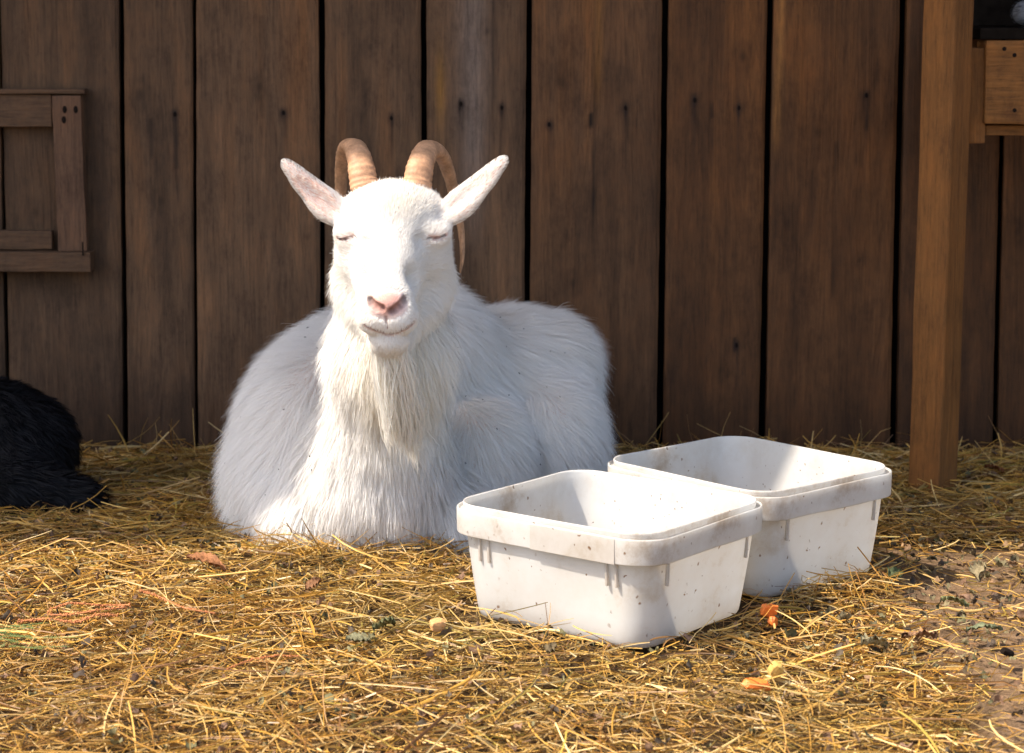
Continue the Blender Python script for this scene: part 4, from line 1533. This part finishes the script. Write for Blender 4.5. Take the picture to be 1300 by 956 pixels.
def leaf(u, v, length, width, az, colr, label, grp=None, name='dry_leaf', lift=.022, curl=.35, seed=0, lobes=0.):
    r = np.random.default_rng(seed)
    g = G(u, v, .018)
    m, k = 15, 9
    t, w = np.meshgrid(np.linspace(0, 1, m), np.linspace(-1, 1, k), indexing='ij')
    prof = np.sin(np.pi * np.clip(t, .02, .98) ** .8) * (1 + lobes * np.sin(t * 19)) * .5
    x = (t - .5) * length
    y = w * prof * width
    z = .5 * curl * width * (w ** 2) + .12 * length * np.sin(t * 3.0) + .0016 * r.normal(size=t.shape) - .10 * width * np.abs(w) ** .5 + .0020 * np.cos(t * 40 - np.abs(w) * 5)
    top = np.stack([x, y, z], -1).reshape(-1, 3)
    bot = top - np.array([0, 0, .0005])
    i0 = np.arange(m * k).reshape(m, k)
    q = np.stack([i0[:-1, :-1], i0[1:, :-1], i0[1:, 1:], i0[:-1, 1:]], -1).reshape(-1, 4)
    V = np.concatenate([top, bot])
    ring = np.concatenate([i0[0, :], i0[1:, -1], i0[-1, -2::-1], i0[-2:0:-1, 0]])
    sd_ = np.stack([ring, ring + m * k, np.roll(ring, -1) + m * k, np.roll(ring, -1)], -1)
    Q = np.concatenate([q, q[:, ::-1] + m * k, sd_])
    cc = np.array(colr) * np.array([1.08, .95, .70]) * (1 + .25 * vnoise(V * 160, seed + 3)[:, None]) * (1 - .35 * np.exp(-(V[:, 1:2] / .0012) ** 2))
    o = quads(name, V, Q, M['leaf'], col=np.clip(cc, 0, 1), loc=(g[0], g[1], ground_z(g[0:1], g[1:2])[0] + lift))
    o.rotation_euler = (r.uniform(-.35, .35), r.uniform(-.3, .3), az)
    tag(o, label, 'leaf', grp)
    return o


leaf(262, 718, .060, .030, -.35, (.30, .15, .09), 'reddish brown curled dry leaf on the sunny straw left of the goat', seed=1, lobes=.15, lift=.030)
leaf(398, 735, .028, .016, .8, (.24, .13, .08), 'small brown dry leaf on the straw in front of the goat', seed=11)
leaf(700, 818, .022, .016, 1.2, (.12, .10, .07), 'tiny dark leaf scrap against the foot of the nearer tub', seed=2, lift=.018)
leaf(1168, 800, .046, .020, .1, (.30, .19, .14), 'brown dry leaf on the straw right of the orange carrot piece', seed=3, lobes=.2)
leaf(1110, 815, .040, .026, .5, (.27, .26, .20), 'grey-green crumpled leaf in the straw, lowest of those right of the tubs', seed=4, lobes=.3, curl=.7)
leaf(1250, 800, .046, .018, .15, (.17, .21, .16), 'grey-green flat leaf lying on the bare clay at the lower right', seed=5, lobes=.25, curl=.2, lift=.018)
leaf(1212, 768, .036, .022, -.2, (.20, .23, .14), 'green leaf at the edge of the bare clay behind the flat one', seed=6, lobes=.2, curl=.3)
leaf(1135, 728, .034, .020, .9, (.09, .12, .07), 'dark green leaf beside the right end of the farther tub', seed=7, lobes=.2, curl=.6)
leaf(1245, 728, .036, .024, 1.2, (.24, .22, .17), 'pale grey-brown leaf standing on edge on the clay at the right', seed=8, curl=.8, lift=.03)
leaf(488, 790, .030, .022, .4, (.13, .15, .09), 'dark green leaf scrap on the straw below the goat', seed=9, curl=.6)
leaf(455, 808, .034, .018, -.4, (.16, .17, .13), 'grey leaf scrap lying left of the pale carrot cube', seed=10, curl=.4)
leaf(1262, 590, .034, .014, -.6, (.30, .12, .07), 'rust coloured leaf in the shade behind the post', seed=12, curl=.4)

# carrot and bread pieces
M['carrot'] = flat_mat('carrot', (.80, .20, .035), .45, noise=(130, .22), bump=.0008)
M['carrot_pale'] = flat_mat('pale_carrot', (.58, .30, .12), .6, noise=(200, .25), bump=.0015)
M['yellow_bit'] = flat_mat('yellow_rind', (.55, .34, .09), .6, noise=(200, .3), bump=.0015)


def chunk(name, u, v, size, rot, mat, label, cat, lift, seed, grp=None, cuts=2):
    import bmesh
    g = G(u, v, lift)
    bm = bmesh.new()
    bmesh.ops.create_cube(bm, size=1.0)
    r = random.Random(seed)
    for vv_ in bm.verts:
        vv_.co += Vector((r.uniform(-.16, .16), r.uniform(-.16, .16), r.uniform(-.16, .16)))
    bmesh.ops.subdivide_edges(bm, edges=bm.edges[:], cuts=cuts, use_grid_fill=True, smooth=.25)
    for vv_ in bm.verts:
        vv_.co += Vector((r.uniform(-1, 1), r.uniform(-1, 1), r.uniform(-1, 1))) * .045
        vv_.co.x *= size[0]; vv_.co.y *= size[1]; vv_.co.z *= size[2]
    bmesh.ops.bevel(bm, geom=[e for e in bm.edges if e.calc_face_angle(0) > .6], offset=min(size) * .05, segments=1, affect='EDGES')
    me = bpy.data.meshes.new(name)
    bm.to_mesh(me)
    bm.free()
    me.materials.append(mat)
    o = bpy.data.objects.new(name, me)
    o.location = tuple(g)
    o.rotation_euler = rot
    COL.objects.link(o)
    return tag(o, label, cat, grp)


chunk('carrot_piece', 976, 775, (.016, .007, .013), (.3, .2, .5), M['carrot'], 'bright orange carrot slice standing in the straw right of the nearer tub', 'carrot', .022, 1)
chunk('carrot_piece', 981, 789, (.013, .009, .009), (.2, .5, 1.2), M['carrot'], 'small orange carrot crumb in shade just below the upright slice', 'carrot', .012, 2)
chunk('carrot_piece', 962, 869, (.024, .009, .008), (.25, .15, .25), M['carrot'], 'long orange carrot piece half buried in the straw at the bottom edge', 'carrot', .006, 3)
chunk('carrot_piece', 555, 793, (.014, .011, .010), (.2, .1, .4), M['carrot_pale'], 'pale orange carrot cube in the straw left of the nearer tub', 'carrot', .018, 4)
chunk('yellow_rind', 985, 850, (.012, .010, .016), (.5, .3, .2), M['yellow_bit'], 'crumpled yellow rind just above the long carrot piece', 'rind', .018, 5)
chunk('dirt_clod', 1278, 828, (.011, .010, .006), (.1, .3, .2), M['nail'], 'small black clod on the bare clay at the lower right', 'clod', .022, 6)

# rusty orange seed stalks
M['seed'] = flat_mat('seed_stalk', (.50, .19, .07), .8, noise=(500, .35), bump=.001)


def seed_stalk(pix, label, r0=.0030, seed=0):
    rg = np.random.default_rng(seed)
    pts = np.array([G(a, b, .022) + np.array([0, 0, rg.uniform(-.003, .004)]) for a, b in pix])
    L_ = np.linalg.norm(np.diff(pts, axis=0), axis=1).sum()
    n = int(L_ / .0022)
    t = np.linspace(0, len(pts) - 1, n)
    C_ = np.stack([np.interp(t, np.arange(len(pts)), pts[:, k]) for k in range(3)], -1)
    g = pts[0]
    V, Q = tube(pts, [r0 * .35] * len(pts), n=6)
    V, Q = [V], [Q]
    o = len(V[0])
    oct_ = np.array([[1, 0, 0], [-1, 0, 0], [0, 1, 0], [0, -1, 0], [0, 0, 1], [0, 0, -1]], float)
    tri = [(0, 2, 4, 4), (2, 1, 4, 4), (1, 3, 4, 4), (3, 0, 4, 4), (2, 0, 5, 5), (1, 2, 5, 5), (3, 1, 5, 5), (0, 3, 5, 5)]
    Vt, Ft = [], []
    for c in C_:
        for _ in range(3):
            d = unit(rg.normal(size=3))
            p = c + d * r0 * rg.uniform(.4, .9)
            k = len(Vt) * 6
            Vt.append(p + oct_ * r0 * rg.uniform(.25, .55))
            Ft += [(a + k, b + k, c2 + k) for a, b, c2, _ in tri]
    Vt = np.concatenate(Vt)
    root = poly('seed_stalk', np.concatenate([V[0] - g, Vt - g]), [tuple(q) for q in Q[0][6:-6]] + [tuple(i + o for i in f_) for f_ in Ft], M['seed'], loc=tuple(g))
    return tag(root, label, 'seed stalk', 'orange seed stalks on the straw')


seed_stalk([(22, 790), (60, 789), (95, 788), (125, 784), (148, 780)], 'longest straight orange-brown seed stalk on the straw at the lower left', seed=1)
seed_stalk([(60, 777), (66, 772), (90, 768), (130, 766), (165, 769)], 'upper arched orange-brown seed stalk at the lower left', .0025, seed=2)
seed_stalk([(62, 778), (90, 779), (125, 777), (160, 772)], 'short orange-brown seed stalk between the arched and the straight one', .0025, seed=3)
seed_stalk([(178, 753), (200, 757), (232, 775), (272, 776)], 'orange-brown seed stalk right of the other three', .0022, seed=4)
seed_stalk([(288, 852), (320, 840), (350, 833), (380, 832)], 'thin orange-brown seed stalk near the bottom edge below the goat', .0018, seed=5)

# evergreen sprig, lower left
M['green'] = flat_mat('evergreen', (.11, .15, .045), .6, noise=(200, .3))
gs = G(22, 815, .014)
rg = np.random.default_rng(3)
V_, F_ = [], []
for b in range(16):
    a0 = rg.uniform(-.5, .5) + (math.pi if b % 2 else 0)
    p = np.array([rg.uniform(-.045, .03), rg.uniform(-.03, .03), rg.uniform(0, .012)])
    d = np.array([math.cos(a0), math.sin(a0) * .6, rg.uniform(-.1, .2)])
    for k in range(22):
        q = p + d * k * .0021
        for sg in (-1, 1):
            e = unit(d * .8 + sg * np.cross(d, [0, 0, 1.]) + rg.normal(0, .15, 3)) * .0065 * (1 - k / 30)
            w_ = unit(np.cross(e, [0, 0, 1.])) * .0009
            i_ = len(V_)
            V_ += [q - w_, q + w_, q + e + w_ * .3, q + e - w_ * .3]
            F_.append((i_, i_ + 1, i_ + 2, i_ + 3))
tag(poly('evergreen_sprig', V_, F_, M['green'], loc=tuple(gs)), 'dull green evergreen sprig on the straw below the orange seed stalks', 'sprig')
